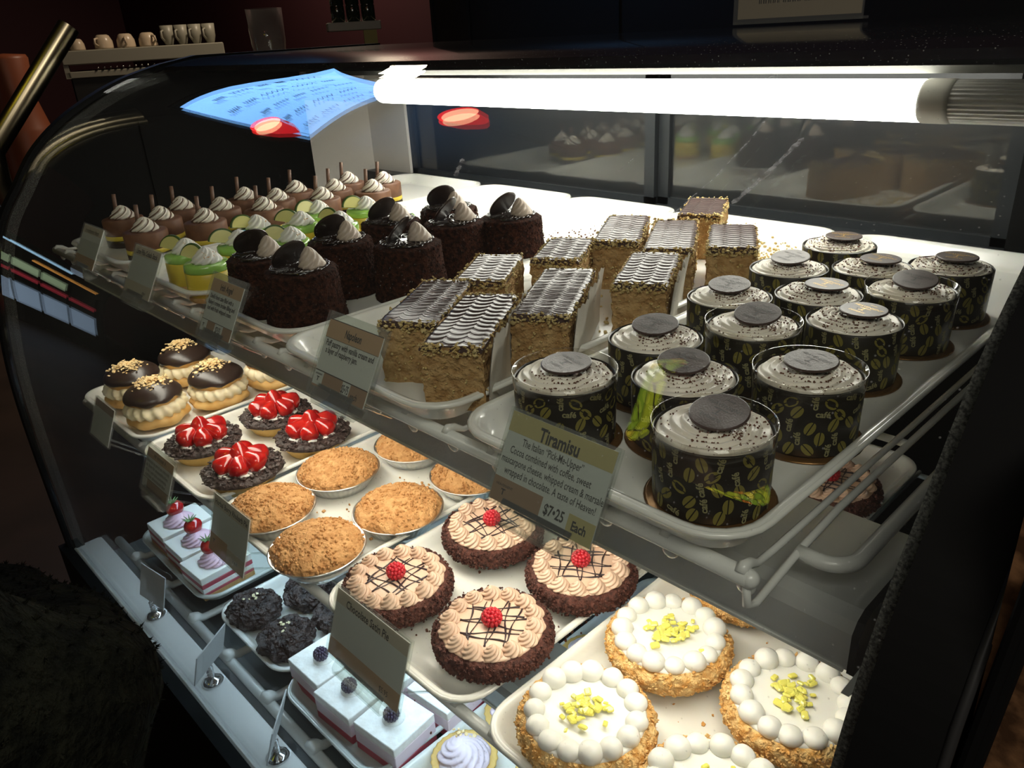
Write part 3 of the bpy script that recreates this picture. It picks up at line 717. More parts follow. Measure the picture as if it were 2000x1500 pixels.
# ------------------------------------------------------------------ lime cakes
def make_lime(seed, strawberry=False):
    rnd = random.Random(seed); t = empty('lime_cake', cat='cake', group='yellow and green lime cakes'); R = .0245
    def rr(z0, z1, m, nm, r0=R, r1=R, bev=.0006):
        b = MB(); b.lathe([(r0-bev, z0), (r0, z0+bev), (r1, z1-bev), (r1-bev, z1), (.001, z1)], 48); b.build(nm, m, t)
    rr(.0005, .006, M['sponge'], 'sponge_base', R*1.0); rr(.006, .031, M['yellow'], 'yellow_mousse', R, R*.98); rr(.031, .040, M['green'], 'green_jelly', R*.985, R*.96, .0015)
    b = MB(); rosette(b, (.003, .002, .0398), .0185, .017, 9, 1.6, .16); b.build('cream_rosette', M['creamw'], t)
    mx = Matrix.Translation((-.006, -.014, .047)) @ Matrix.Rotation(math.radians(62), 4, 'Z') @ Matrix.Rotation(math.radians(72), 4, 'X')
    n = 20; wv = [(0, -.004)]+[(.0145*math.cos(PI*k/n-.2), .0145*math.sin(PI*k/n-.2)-.004) for k in range(n+1)]
    b = MB(); b.prism(wv, 'z', -.0022, .0022, mx=mx); lw = b.build('lime_wedge', M['lime'], t, smooth=False)
    b = MB(); b.tube([(.0147*math.cos(PI*k/n-.2), .0147*math.sin(PI*k/n-.2)-.004, 0) for k in range(n+1)], .0022, 6, mx=mx); b.build('lime_rind', M['rind'], lw)
    b = MB()
    for i in range(46):
        c = (rnd.gauss(.004, .005), rnd.gauss(.003, .005)); z = .0535-((c[0]-.004)**2+(c[1]-.003)**2)*60
        a = rnd.uniform(0, PI); l = rnd.uniform(.0015, .004)
        b.tube([(c[0], c[1], z-.0005), (c[0]+l*math.cos(a), c[1]+l*math.sin(a), z+rnd.uniform(-.001, .002))], .00045, 4)
    b.build('toasted_coconut', M['coco'], t, smooth=False, kind='stuff')
    return t
p = make_lime(1)
LM = [(-.829, .331, 'nearest lime cake with a large lime wedge, just behind the Irish Angel sign'), (-.892, .336, 'lime cake second along the front of its tray, behind the Lime Piña Colada sign'), (-.876, .391, 'lime cake in the second row, directly behind the front pair'),
 (-.936, .444, 'lime cake furthest left, beside the mousse cakes'), (-.836, .436, 'lime cake just left of a dark chocolate cake disc, third from the front'), (-.905, .490, 'lime cake in the middle of the tray with tall wedge'),
 (-.948, .540, 'lime cake behind the leftmost one, close to a mousse cake'), (-.860, .520, 'lime cake partly hidden behind the chocolate cake swirl'), (-.912, .592, 'rear lime cake below the last two mousse cakes'), (-.832, .588, 'small lime cake standing apart at the back beside a chocolate cake')]
for i, (x, y, lb) in enumerate(LM): place(p, i > 0, (x, y, ZT), R_.uniform(-.8, .5), lb)

# ------------------------------------------------------------------ mousse cakes
def make_mousse(seed):
    rnd = random.Random(seed); t = empty('mousse_cake', cat='cake', group='brown chocolate mousse cakes with a chocolate stick'); R = .0275
    b = MB(); b.lathe([(R-.0005, .0005), (R, .001), (R, .010), (R-.001, .0105), (.001, .0105)], 44); b.build('dark_base', M['choc'], t)
    b = MB(); b.lathe([(R-.0005, .0105), (R, .011), (R, .016), (R-.0005, .0165), (.001, .0165)], 44); b.build('cream_layer', M['yellow'], t)
    b = MB(); b.lathe([(R-.0005, .0165), (R, .017), (R, .036), (R-.001, .0375), (R-.003, .038), (.001, .038)], 44); b.build('chocolate_mousse', M['brownm'], t)
    b = MB(); rosette(b, (.001, .001, .0375), .0195, .018, 9, 2.2, .2); ro = b.build('cream_rosette', M['cream'], t)
    b = MB()
    for k in range(6):
        a0 = k*PI/3+.3; pts = []
        for i in range(8):
            tt = .06+.75*i/7; rad = .0195*((1-tt)**.62)*.97; a = a0+2.2*tt; pts.append((.001+rad*math.cos(a), .001+rad*math.sin(a), .0375+.018*tt+.0002))
        b.tube(pts, .0008, 5)
    b.build('chocolate_stripes', M['stick'], ro)
    b = MB(); b.tube([(-.006, -.007, .040), (-.004+rnd.uniform(-.003, .003), -.004, .070)], .0028, 9); b.build('chocolate_stick', M['stick'], t)
    return t
mp = [make_mousse(3), make_mousse(8)]; us = [False, False]
MO = [(-1.183, .369), (-1.067, .356), (-1.125, .400), (-1.170, .448), (-1.050, .430), (-1.108, .480), (-1.153, .540), (-1.049, .516), (-1.096, .562), (-1.132, .615), (-1.040, .605), (-1.084, .655), (-1.122, .705), (-1.022, .683), (-1.066, .735)]
MOL = ['front left mousse cake behind the smallest price card, stick leaning right', 'nearest mousse cake to the lime cakes at the front, stick standing upright', 'mousse cake in the second row between the two front ones', 'mousse cake at the left edge, third from the front', 'mousse cake second from the front beside the lime cakes', 'mousse cake in the centre of the left group, leaning stick', 'mousse cake at the left edge, fourth from the front', 'third mousse cake from the front beside the lime cakes', 'mousse cake in the middle column, fourth back', 'mousse cake at the left edge, fifth from the front', 'fourth mousse cake from the front beside the lime cakes', 'mousse cake in the middle column, fifth back', 'rearmost mousse cake at the left edge of the tray', 'large mousse cake at the rear right corner of its group', 'rearmost mousse cake of all, against the pale end panel']
for i, (x, y) in enumerate(MO): place(mp[i % 2], us[i % 2], (x, y, ZT), R_.uniform(-.5, .5), MOL[i]); us[i % 2] = True

# ------------------------------------------------------------------ cream puffs
def make_puff(seed):
    rnd = random.Random(seed); t = empty('cream_puff', cat='pastry', group='cream puffs with chocolate and almonds')
    f = lambda s, am: (lambda p, d: p+Vector((d.x, d.y, d.z))*(nz(p, 55, seed+s)*am))
    b = MB(); b.ball((0, 0, .0165), .047, 40, 20, (1, 1, .34), f(0, .006)); b.build('bottom_bun', M['bun'], t)
    b = MB()
    def cfn(p, a, k): 
        w = 1+.07*math.cos(a*17+k*.9)+.05*nz(p, 50, seed); return Vector((p.x*w, p.y*w, p.z))
    b.lathe([(.030, .020), (.041, .023), (.045, .029), (.046, .035), (.042, .041), (.034, .045), (.01, .046)], 120, cfn); b.build('cream_filling', M['puffcream'], t)
    b = MB(); b.ball((0, 0, .049), .042, 40, 20, (1, 1, .42), f(4, .005)); b.build('top_bun', M['bun'], t)
    def gf(p, d):
        if d.z < .0: k = .0
        n = nz((d.x*2.3, d.y*2.3, 0), 1, seed); lim = -.02+.18*n
        z = max(d.z, lim); return Vector((p.x, p.y, .0505))+Vector((d.x*.0015, d.y*.0015, z*.0455))
    b = MB(); b.ball((0, 0, .050), .0425, 56, 26, (1, 1, .45), gf); b.build('chocolate_glaze', M['choc'], t)
    b = MB()
    for i in range(230):
        a = rnd.uniform(0, 2*PI); r = abs(rnd.gauss(0, .017))
        if r > .036: continue
        z = .0505+.0203*math.sqrt(max(0, 1-(r/.0425)**2)); b.chip((-.004+r*math.cos(a), .004+r*math.sin(a), z+rnd.uniform(.0, .0060)), rnd.uniform(.002, .0045), rnd, th=.16, flat=True)
    b.build('almond_flakes', M['almond'], t, smooth=False, kind='stuff')
    return t
pp = [make_puff(2), make_puff(5)]; us = [False, False]
for i, (x, y, a, lb) in enumerate([(-1.152, .338, .2, 'nearest cream puff to the front rim, almonds on its left side'), (-1.141, .432, 1.2, 'cream puff with a bare patch of chocolate, second along the strawberry tarts'),
     (-1.141, .527, 2.0, 'rearmost cream puff, half hidden below the Irish Angel sign'), (-1.270, .437, .8, 'cream puff in the rear left, almonds heaped on top'), (-1.255, .345, 2.8, 'dim cream puff at the far left corner of the tray')]):
    place(pp[i % 2], us[i % 2], (x, y, ZM), a, lb).scale = (.95,)*3; us[i % 2] = True

# ------------------------------------------------------------------ strawberry tarts
def strawberry(mb, c, R, H, mx=None, mi=0):
    pr = []
    for k in range(13):
        t = k/12; r = R*math.sin(PI*min(1, (.06+.94*t))**.8)**.75 if 0 < t < 1 else .0001
        pr.append((max(r, .0001), H*t))
    mb.lathe(pr, 22, mx=(mx @ Matrix.Translation(c)) if mx is not None else Matrix.Translation(c), mi=mi)
def make_start(seed):
    rnd = random.Random(seed); t = empty('strawberry_tart', cat='tart', group='strawberry tarts with chocolate shavings')
    b = MB(); b.lathe([(.034, .0005), (.036, .001), (.046, .017), (.0465, .019), (.044, .0195), (.001, .0185)], 90, lambda p, a, k: Vector((p.x*(1+.012*math.cos(a*30)), p.y*(1+.012*math.cos(a*30)), p.z))); b.build('tart_crust', M['crust'], t)
    b = MB(); b.lathe([(.049, .019), (.0515, .0205), (.050, .0245), (.043, .027), (.032, .0265), (.001, .027)], 110, lambda p, a, k: p*(1+.05*nz(p, 120, seed)+.03*nz(p, 330, seed))); b.build('chocolate_rim', M['shave'], t)
    b = MB()
    for i in range(420):
        a = rnd.uniform(0, 2*PI); r = rnd.uniform(.027, .0525); b.chip((r*math.cos(a), r*math.sin(a), .0265+rnd.uniform(-.001, .0035)-max(0, r-.045)*.7), rnd.uniform(.0015, .0050), rnd, th=.18, flat=True)
    b.build('chocolate_shavings', M['shave'], t, smooth=False, kind='stuff')
    b = MB(); b.lathe([(.035, .0262), (.036, .0272), (.034, .0285), (.001, .029)], 60, lambda p, a, k: p*(1+.06*math.sin(7*a))); b.build('white_cream', M['creamw'], t)
    for k in range(6):
        a = 2*PI*k/6+.3; R0 = .0135*rnd.uniform(.9, 1.1)
        b = MB(); mx = Matrix.Translation((.034*math.cos(a), .034*math.sin(a), .0305)) @ Matrix.Rotation(a+PI, 4, 'Z') @ Matrix.Rotation(math.radians(62), 4, 'Y')
        b.lathe([(.0005, -.001), (R0*.75, .001), (R0, .007), (R0*.95, .013), (R0*.62, .024), (R0*.28, .032), (.0005, .035)], 22, lambda p, aa, kk: p*(1+.04*nz(p, 150, k)), mx=mx); b.build('strawberry_piece', M['berry'], t)
    b = MB(); b.lathe([(.013, .030), (.0155, .038), (.0135, .047), (.007, .057), (.0005, .061)], 22, lambda p, aa, kk: p*(1+.03*nz(p, 120, 3))); b.build('strawberry_piece', M['berry'], t)
    return t
pp = [make_start(2), make_start(4)]; us = [False, False]
for i, (x, y, a, lb) in enumerate([(-1.000, .342, .4, 'strawberry tart at the front left, behind the small worded sign'), (-.998, .452, 2.0, 'rear left strawberry tart, next to the cream puffs'), (-.897, .453, .1, 'rear right strawberry tart, touching a crumble pie'), (-.884, .342, 1.2, 'nearest strawberry tart, tall berry peak, beside the crumble pies')]):
    place(pp[i % 2], us[i % 2], (x, y, ZM), a, lb).scale = (.98,)*3; us[i % 2] = True

# ------------------------------------------------------------------ pie tins and pies
def tin(t, r0=.036, r1=.049, h=.021, ribs=44):
    b = MB(); f = lambda p, a, k: Vector((p.x*(1+(.010*math.cos(a*ribs) if 0 < k < 4 else 0)), p.y*(1+(.010*math.cos(a*ribs) if 0 < k < 4 else 0)), p.z))
    b.lathe([(r0-.002, .0005), (r0, .001), (r0+(r1-r0)*.5, h*.5), (r1-.001, h-.001), (r1+.003, h), (r1+.0035, h+.001), (r1+.002, h+.0012), (r1-.001, h)], 44*6, f, cap1=False); b.build('foil_tin', M['foil'], t)
def make_crumble(seed):
    rnd = random.Random(seed); t = empty('crumble_pie', cat='pie', group='crumble topped pies in foil tins'); tin(t)
    def ff(p, d):
        q = nz(p, 55, seed)*.0035+nz(p, 150, seed)*.0022+nz(p, 380, seed)*.0013; e = nz((math.atan2(d.y, d.x)*2.5, 0, 0), 1, seed)*.002
        if d.z < 0: return Vector((p.x, p.y, max(p.z, .0195)))+Vector((d.x, d.y, 0))*e
        return p+Vector((d.x, d.y, d.z))*q+Vector((d.x, d.y, 0))*e
    b = MB(); b.ball((0, 0, .020), .0495, 120, 70, (1, 1, .37), ff); b.build('crumble_crust', M['streusel'], t)
    b = MB()
    for i in range(420):
        a = rnd.uniform(0, 2*PI); r = .0495*math.sqrt(rnd.random()); z = .020+.0183*math.sqrt(max(0, 1-(r/.0495)**2))
        b.ball((r*math.cos(a), r*math.sin(a), z), rnd.uniform(.0008, .0022), 6, 4)
    b.build('crumbs', M['streusel'], t, kind='stuff')
    return t
pp = [make_crumble(1), make_crumble(4)]; us = [False, False]
for i, (x, y, a, lb) in enumerate([(-.662, .316, 0, 'nearest crumble pie, at the front right of its tray'), (-.771, .320, 1, 'crumble pie at the front left, behind the Herbal Berry Rhubarb sign'), (-.786, .422, 2, 'crumble pie in the second row, touching a strawberry tart'), (-.656, .419, 3, 'crumble pie in the second row on the right, beside the chocolate pies'),
     (-.768, .528, 4, 'half hidden crumble pie in the third row under the shelf edge, left one'), (-.651, .528, 5, 'half hidden crumble pie in the third row under the shelf edge, right one')]):
    place(pp[i % 2], us[i % 2], (x, y, ZM), a, lb); us[i % 2] = True

def drup(mb, c, r, rnd, n=8, m=6): mb.ball(c, r, n, m)
def make_rasp(t, c, R=.0085, H=.0115, m=None, nm='raspberry'):
    b = MB(); b.ball((c[0], c[1], c[2]+H*.5), R*.82, 14, 10, (1, 1, H/R*.62))
    rows = 6
    for k in range(rows):
        ph = -.35*PI+.80*PI*k/(rows-1)*.98; rr = R*.86*math.cos(ph*.92); n = max(3, int(rr*2*PI/.0034)); z = c[2]+H*.5+H*.52*math.sin(ph)
        for i in range(n):
            a = 2*PI*(i+.5*(k % 2))/n; b.ball((c[0]+rr*math.cos(a), c[1]+rr*math.sin(a), z), .0021, 8, 6)
    return b.build(nm, m or M['rasp'], t)
def make_choc(seed):
    rnd = random.Random(seed); t = empty('chocolate_satin_pie', cat='pie', group='chocolate satin pies with a raspberry'); tin(t)
    fn = lambda p, a, k: p+Vector((math.cos(a), math.sin(a), .3))*(nz(p, 150, seed)*.0030+nz(p, 420, seed)*.0016)
    b = MB(); b.lathe([(.046, .013), (.0505, .0145), (.0532, .0185), (.0538, .024), (.052, .029), (.049, .0325), (.044, .034), (.040, .034), (.03, .030)], 170, fn); b.build('crumb_edge', M['crumbpie'], t)
    b = MB()
    for i in range(650):
        a = rnd.uniform(0, 2*PI); z = rnd.uniform(.014, .033); r = .0545-(z-.023)**2*35
        b.chip((r*math.cos(a), r*math.sin(a), z), rnd.uniform(.0009, .0022), rnd, th=.6)
    b.build('loose_crumbs', M['crumbpie'], t, smooth=False, kind='stuff')
    b = MB(); b.lathe([(.0465, .030), (.0465, .0335), (.045, .0345), (.001, .0348)], 70); b.build('mocha_filling', M['mocha'], t)
    ms = []
    for v in range(2):
        b = MB(); rosette(b, (0, 0, 0), .0105, .0115, 6, 3.0+v*.6, .20, lean=(-.002, .001), nv=18); ms.append(b)
    me = [None, None]
    for k in range(14):
        a = 2*PI*k/14; v = k % 2
        if me[v] is None: o = ms[v].build('cream_rosette', M['mocha'], t); me[v] = o.data
        else: o = bpy.data.objects.new('cream_rosette', me[v]); scene.collection.objects.link(o); o.parent = t
        o.location = (.0395*math.cos(a), .0395*math.sin(a), .0335); o.rotation_euler = (0, 0, a+rnd.uniform(-.5, .5)); sc = rnd.uniform(.93, 1.08); o.scale = (sc, sc, sc*rnd.uniform(.9, 1.05))
    b = MB()
    for k in range(6):
        off = -.021+.0084*k+rnd.uniform(-.0015, .0015); l = math.sqrt(max(0, .030**2-off**2))
        for ax in (0, 1):
            pts = []
            for i in range(9):
                s = -l+2*l*i/8; w = .0012*math.sin(s*150+k)+off+s*.12*(1 if k % 2 else -1)
                pts.append((s, w, .0352) if ax else (w, s, .0352))
            b.tube(pts, [.0007+.0003*math.sin(i*1.3+k) for i in range(9)], 6)
    b.build('chocolate_drizzle', M['drizzle'], t)
    make_rasp(t, (0, 0, .035), .0092, .0125)
    return t
pp = [make_choc(1), make_choc(3)]; us = [False, False]
for i, (x, y, a, lb) in enumerate([(-.424, .352, .6, 'nearest chocolate satin pie to the front corner of its tray'), (-.542, .334, .1, 'chocolate satin pie directly behind the Chocolate Satin Pie sign'), (-.538, .458, 1.4, 'rear left chocolate satin pie, partly behind the Tiramisu sign'), (-.421, .468, 2.2, 'rear right chocolate satin pie, under the Tiramisu sign corner'), (-.313, .770, .2, 'lone chocolate pie seen through the gap under the top shelf')]):
    place(pp[i % 2], us[i % 2], (x, y, ZM), a, lb); us[i % 2] = True

def make_lemon(seed):
    rnd = random.Random(seed); t = empty('lemon_pie', cat='pie', group='lemon cream pies with toasted coconut'); tin(t)
    fn = lambda p, a, k: p+Vector((math.cos(a), math.sin(a), .2))*(nz(p, 110, seed)*.0035+nz(p, 350, seed)*.0018)
    b = MB(); b.lathe([(.047, .012), (.0515, .014), (.0545, .0195), (.0548, .026), (.053, .031), (.049, .034), (.043, .0345), (.03, .030)], 170, fn); b.build('coconut_edge', M['toast'], t)
    b = MB()
    for i in range(800):
        a = rnd.uniform(0, 2*PI); z = rnd.uniform(.013, .036); r = .0552-(z-.024)**2*45
        b.chip((r*math.cos(a), r*math.sin(a), z), rnd.uniform(.0010, .0028), rnd, th=.16)
    b.build('coconut_flakes', M['toast'], t, smooth=False, kind='stuff')
    b = MB(); b.lathe([(.047, .031), (.0475, .0345), (.046, .036), (.02, .0365), (.001, .0365)], 70, lambda p, a, k: p+Vector((0, 0, .0008*nz(p, 60, seed)))); b.build('cream_top', M['creamw'], t)
    me = None
    for k in range(15):
        a = 2*PI*k/15+rnd.uniform(-.03, .03)
        if me is None:
            b = MB(); b.lathe([(.0070, -.001), (.0092, .0015), (.0094, .0045), (.0078, .0080), (.0048, .0100), (.0020, .0108), (.0004, .0112)], 26, lambda p, aa, kk: p*(1+.03*nz(p, 200, seed))); o = b.build('cream_dollop', M['creamw'], t); me = o.data
        else: o = bpy.data.objects.new('cream_dollop', me); scene.collection.objects.link(o); o.parent = t
        o.location = (.0405*math.cos(a), .0405*math.sin(a), .034); sc = rnd.uniform(.92, 1.1); o.scale = (sc, sc, sc*rnd.uniform(.85, 1.1)); o.rotation_euler = (0, 0, rnd.uniform(0, 6))
    b = MB()
    for i in range(48):
        c = (rnd.gauss(0, .0085), rnd.gauss(0, .0075)); q = Matrix.Translation((c[0], c[1], .0385+rnd.uniform(0, .003))) @ Matrix.Rotation(rnd.uniform(0, 6), 4, 'Z') @ Matrix.Rotation(rnd.uniform(-.5, .5), 4, 'X')
        s = rnd.uniform(.002, .0042); b.box(-s, s, -s*.7, s*.7, -s*.4, s*.4, mx=q, bev=s*.25)
    b.build('lemon_pieces', M['curd'], t, smooth=False, kind='stuff')
    return t
pp = [make_lemon(1), make_lemon(3), make_lemon(6)]; us = [False]*3
for i, (x, y, a, lb) in enumerate([(-.302, .446, .0, 'lemon pie second from the front on the left, just under the steel channel'), (-.298, .333, .9, 'lemon pie at the front left corner of its tray, lemon heap in a narrow pile'), (-.190, .452, 1.8, 'large lemon pie beside the grey gasket, cream ring broken on its left'), (-.190, .338, .3, 'lemon pie at the very bottom edge of the picture, only its back showing'), (-.296, .560, 2.5, 'lemon pie furthest back, mostly hidden above by the steel channel')]):
    place(pp[i % 3], us[i % 3], (x, y, ZM), a, lb).scale = (.975,)*3; us[i % 3] = True

# ------------------------------------------------------------------ bottom rack desserts
def make_square(kind, seed, W, L, H=.042):
    rnd = random.Random(seed)
    t = empty('strawberry_square' if kind == 's' else 'blackberry_square', cat='cake', group='strawberry layer squares' if kind == 's' else 'white blackberry squares')
    w, l = W/2, L/2
    lay = [(.0005, .009, 'sponge_base', M['sponge'] if kind == 's' else M['creamw']), (.009, .014, 'fruit_layer', M['redlayer']), (.014, .022, 'cream_layer', M['creamw']), (.022, .030, 'fruit_layer', M['redlayer']), (.030, H, 'white_topping', M['white_top'] if kind == 'b' else M['creamw'])]
    if kind == 'b': lay = [(.0005, .012, 'sponge_base', M['redlayer']), (.012, .030, 'cream_layer', M['lilac']), (.030, H, 'white_topping', M['white_top'])]
    for z0, z1, nm, m in lay:
        b = MB(); b.box(-w, w, -l, l, z0, z1, bev=.0008); b.build(nm, m, t, smooth=False)
    if kind == 's':
        b = MB(); rosette(b, (.004, -.002, H-.0005), .029, .019, 10, 2.4, .16); b.build('pink_swirl', M['pink'], t)
        b = MB(); mx = Matrix.Translation((-.004, -.004, H+.034)) @ Matrix.Rotation(PI+.25, 4, 'X'); strawberry(b, (0, 0, 0), .0150, .030, mx); s = b.build('strawberry', M['berry'], t)
        b = MB()
        for k in range(9):
            a = 2*PI*k/9; b.tube([(-.004, -.004, H+.0335), (-.004+.006*math.cos(a), -.004+.006*math.sin(a), H+.037), (-.004+.012*math.cos(a), -.004+.012*math.sin(a), H+.0385+rnd.uniform(0, .004))], [.0012, .0012, .0003], 5)
        b.build('berry_leaves', M['leaf'], s)
    else:
        b = MB(); b.ball((0, 0, H), .014, 24, 12, (1, 1, .45)); b.build('cream_dollop', M['creamw'], t)
        make_rasp(t, (.002, -.004, H+.004), .0095, .014, M['blackberry'], 'blackberry')
    return t
SQS = [(-1.085, .345, .068, .086, .06, 'nearest strawberry square, red layers showing at its front'), (-1.160, .350, .068, .086, .02, 'middle strawberry square of the three, big leafy strawberry'), (-1.238, .352, .068, .086, 0, 'furthest left strawberry square on the bottom rack')]
p = make_square('s', 1, .068, .086)
for i, (x, y, _, _, a, lb) in enumerate(SQS): place(p, i > 0, (x, y, ZB), a, lb)
p = make_square('b', 2, .070, .066)
for i, (x, y, a, lb) in enumerate([(-.765, .345, .02, 'blackberry square furthest left, next to the chocolate nut clusters'), (-.692, .340, .08, 'middle blackberry square, behind the Chocolate Satin Pie sign'), (-.617, .349, .12, 'nearest blackberry square of the front row'), (-.612, .425, .1, 'blackberry square in the second row beside the middle rail'), (-.690, .417, .05, 'second row blackberry square hidden behind the sign')]):
    place(p, i > 0, (x, y, ZB), a, lb)
def make_nut(seed):
    rnd = random.Random(seed); t = empty('nut_cluster', cat='pastry', group='dark chocolate nut clusters')
    b = MB(); b.ball((0, 0, .018), .039, 60, 32, (1, 1, .5), lambda p, d: p+Vector((d.x, d.y, d.z))*(nz(p, 70, seed)*.008+nz(p, 190, seed)*.005)+Vector((0, 0, max(0, .0005-p.z)))); b.v = [(x, y, max(z, .0005)) for x, y, z in b.v]
    for i in range(150):
        a = rnd.uniform(0, 2*PI); u = rnd.random(); r = .038*math.sqrt(u); z = .018+.020*math.sqrt(max(0, 1-u)); b.chip((r*math.cos(a), r*math.sin(a), z), rnd.uniform(.002, .005), rnd, th=.4)
    b.build('chocolate_shell', M['nut'], t, smooth=False)
    b = MB()
    for i in range(9): b.chip((rnd.gauss(0, .005), rnd.gauss(0, .005), .041+rnd.uniform(0, .002)), rnd.uniform(.002, .004), rnd, th=.12, flat=True)
    b.build('gold_leaf', M['goldleaf'], t, smooth=False, kind='stuff')
    return t
p = make_nut(1)
for i, (x, y, lb) in enumerate([(-.953, .340, 'chocolate nut cluster at the front left of its tray, small gold flake'), (-.862, .340, 'nearest chocolate nut cluster, large pale gold flake on top'), (-.928, .418, 'chocolate nut cluster between and behind the front two'), (-.848, .422, 'chocolate nut cluster at the back right, beside the middle shelf rail')]):
    place(p, i > 0, (x, y, ZB), i*1.3, lb)
def make_swirl(seed):
    t = empty('swirl_tart', cat='tart', group='tarts with a pink cream swirl'); rnd = random.Random(seed)
    b = MB(); b.lathe([(.027, .0005), (.030, .001), (.038, .017), (.0385, .019), (.036, .019), (.001, .018)], 80, lambda p, a, k: Vector((p.x*(1+.02*math.cos(a*26)), p.y*(1+.02*math.cos(a*26)), p.z))); b.build('tart_shell', M['crust'], t)
    b = MB(); rosette(b, (0, 0, .0175), .035, .024, 9, 2.8, .15); b.build('pink_swirl', M['lilac'], t)
    b = MB()
    for i in range(14): b.chip((rnd.gauss(-.012, .007), rnd.gauss(.01, .007), .034), rnd.uniform(.002, .004), rnd, th=.3)
    b.build('golden_crumbs', M['almond'], t, smooth=False, kind='stuff')
    return t
p = make_swirl(1)
for i, (x, y, lb) in enumerate([(-.530, .382, 'pink swirled tart nearest the front, below the middle rail'), (-.535, .470, 'pink swirled tart second from the front'), (-.450, .440, 'pink swirled tart under the lemon pie tray'), (-.530, .600, 'pink swirled tart further back, in the gap between two trays above'), (-.450, .352, 'pink swirled tart at the front, right one of its row')]):
    place(p, i > 0, (x, y, ZB), i*.9, lb)

# ------------------------------------------------------------------ crumbs on the trays
def scatter(name, label, m, spots, z, sz, n, rnd, th=.4, flat=True):
    b = MB()
    for cx, cy, sx, sy, k in spots:
        for i in range(k):
            b.chip((rnd.gauss(cx, sx), rnd.gauss(cy, sy), z+sz*.3), rnd.uniform(sz*.4, sz*1.3), rnd, th=th, flat=flat)
    tag(b.build(name, m, smooth=False), label, 'crumbs', kind='stuff')
rnd = random.Random(3)
scatter('chocolate_crumbs', 'dark chocolate crumbs scattered on the tray behind the chocolate cakes', M['cocoa'], [(-.69, .70, .03, .025, 160), (-.66, .76, .02, .03, 60), (-.73, .68, .012, .015, 50)], ZT+.0005, .0014, 0, rnd)
scatter('pastry_crumbs', 'golden pastry crumbs left at the back of the napoleon tray', M['flake'], [(-.42, .79, .025, .02, 120), (-.44, .84, .03, .012, 60), (-.45, .56, .04, .12, 80)], ZT+.0005, .0022, 0, rnd)
scatter('pie_crumbs', 'dark crumbs scattered around the chocolate satin pies', M['cocoa'], [(-.40, .40, .010, .05, 40), (-.48, .33, .02, .03, 25), (-.48, .40, .06, .06, 30), (-.30, .80, .03, .04, 20)], ZM+.0005, .0018, 0, rnd, th=.6)
scatter('streusel_crumbs', 'golden crumbs lying between the crumble pies', M['streusel'], [(-.715, .37, .02, .02, 30), (-.70, .47, .02, .02, 30), (-.62, .37, .01, .03, 15)], ZM+.0005, .0024, 0, rnd)
scatter('coconut_crumbs', 'toasted coconut bits on the lemon pie tray', M['coco'], [(-.20, .55, .03, .04, 18), (-.25, .40, .01, .02, 6)], ZM+.0005, .0020, 0, rnd, th=.2)

# ------------------------------------------------------------------ price signs
def sign(name, label, xc, W, H, ztop, zbot, ytop, ybot, bands, lines, foot=True, dx=0.0, plate=None):
    t = empty(name, (xc, ybot, zbot), 0, label, 'sign')
    th = math.atan2(ytop-ybot, ztop-zbot); t.rotation_euler = (-th, 0, 0)
    pw, ph = plate or (.004, .004)
    b = MB(); b.box(-W/2-pw, W/2+pw, .0006, .0020, -ph, H+ph, bev=.0); b.box(-W/2-pw, W/2+pw, -.0016, -.0008, -ph, H+ph); b.build('acrylic_holder', M['acrylic'], t, smooth=False)
    b = MB(); b.box(-W/2, W/2, -.0004, .0004, 0, H); c = b.build('paper_card', M['card'], t, smooth=False)
    for (x0, x1, z0, z1, m) in bands:
        b = MB(); b.box(-W/2+x0*W, -W/2+x1*W, -.00055, -.0004, z0*H, z1*H); b.build('colour_band', M[m], c, smooth=False)
    for (s, x, z, sz, sx, bold) in lines:
        tv, tf = text_geo(s, bold); b = MB()
        b.add([(-W/2+x*W+px*sz*sx, -.00065, z*H+py*sz) for px, py, _ in tv], tf); b.build('lettering', M['ink'], c, smooth=False)
    if foot:
        b = MB(); pl = [(-.0026, .004), (-.006, -.006), (-.004, -.012), (.004, -.013), (.010, -.008), (.012, -.004), (.011, -.0038), (.009, -.0072), (.004, -.0116), (-.0035, -.0108), (-.005, -.006), (-.0018, .004)]
        b.prism(pl, 'x', -W*.34, W*.34); b.build('clip_foot', M['acrylic'], t, smooth=False)
    ry, rz = (.2985, 1.0345) if zbot > .95 else (.290, .770)
    e = Matrix.Rotation(th, 3, 'X') @ Vector((0, ry-ybot, rz-zbot))
    for sx in (-.25, .25):
        b = MB(); b.tube([(sx*W, .0016, .006), (sx*W, .0030, .001), (sx*W, e.y, e.z)], .0013, 6); b.build('rail_clip', M['acrylic'], t)
    return t
def fit(s, width, sz, bold=0.0): return width/(text_w(s, bold)*sz)
TXT[('~a', 0.0)] = None
def scribble(n, seed):
    """illegible print: a row of short strokes"""
    r = random.Random(seed); mb = MB(); x = 0
    for i in range(n):
        wd = r.uniform(.25, .5); h = r.choice((.5, .5, .75)); mb.box(x, x+wd*.3, 0, .001, -.25, -.25+h); mb.box(x, x+wd, 0, .001, r.choice((-.25, .0, .2)), r.choice((-.16, .09, .29))) if False else mb.box(x+wd*.55, x+wd*.8, 0, .001, -.25, -.25+.5)
        mb.box(x+wd*.2, x+wd*.7, 0, .001, .12, .24); x += wd+(.35 if r.random() < .2 else .1)
    vs = [(a-x/2, c, 0) for a, b_, c in mb.v]; TXT[('scr%d' % seed, 0.0)] = (vs, mb.f); return 'scr%d' % seed
del TXT[('~a', 0.0)]
def L(s, x, z, sz, width, bold=.012): return (s, x, z, sz, fit(s, width, sz, bold), bold)
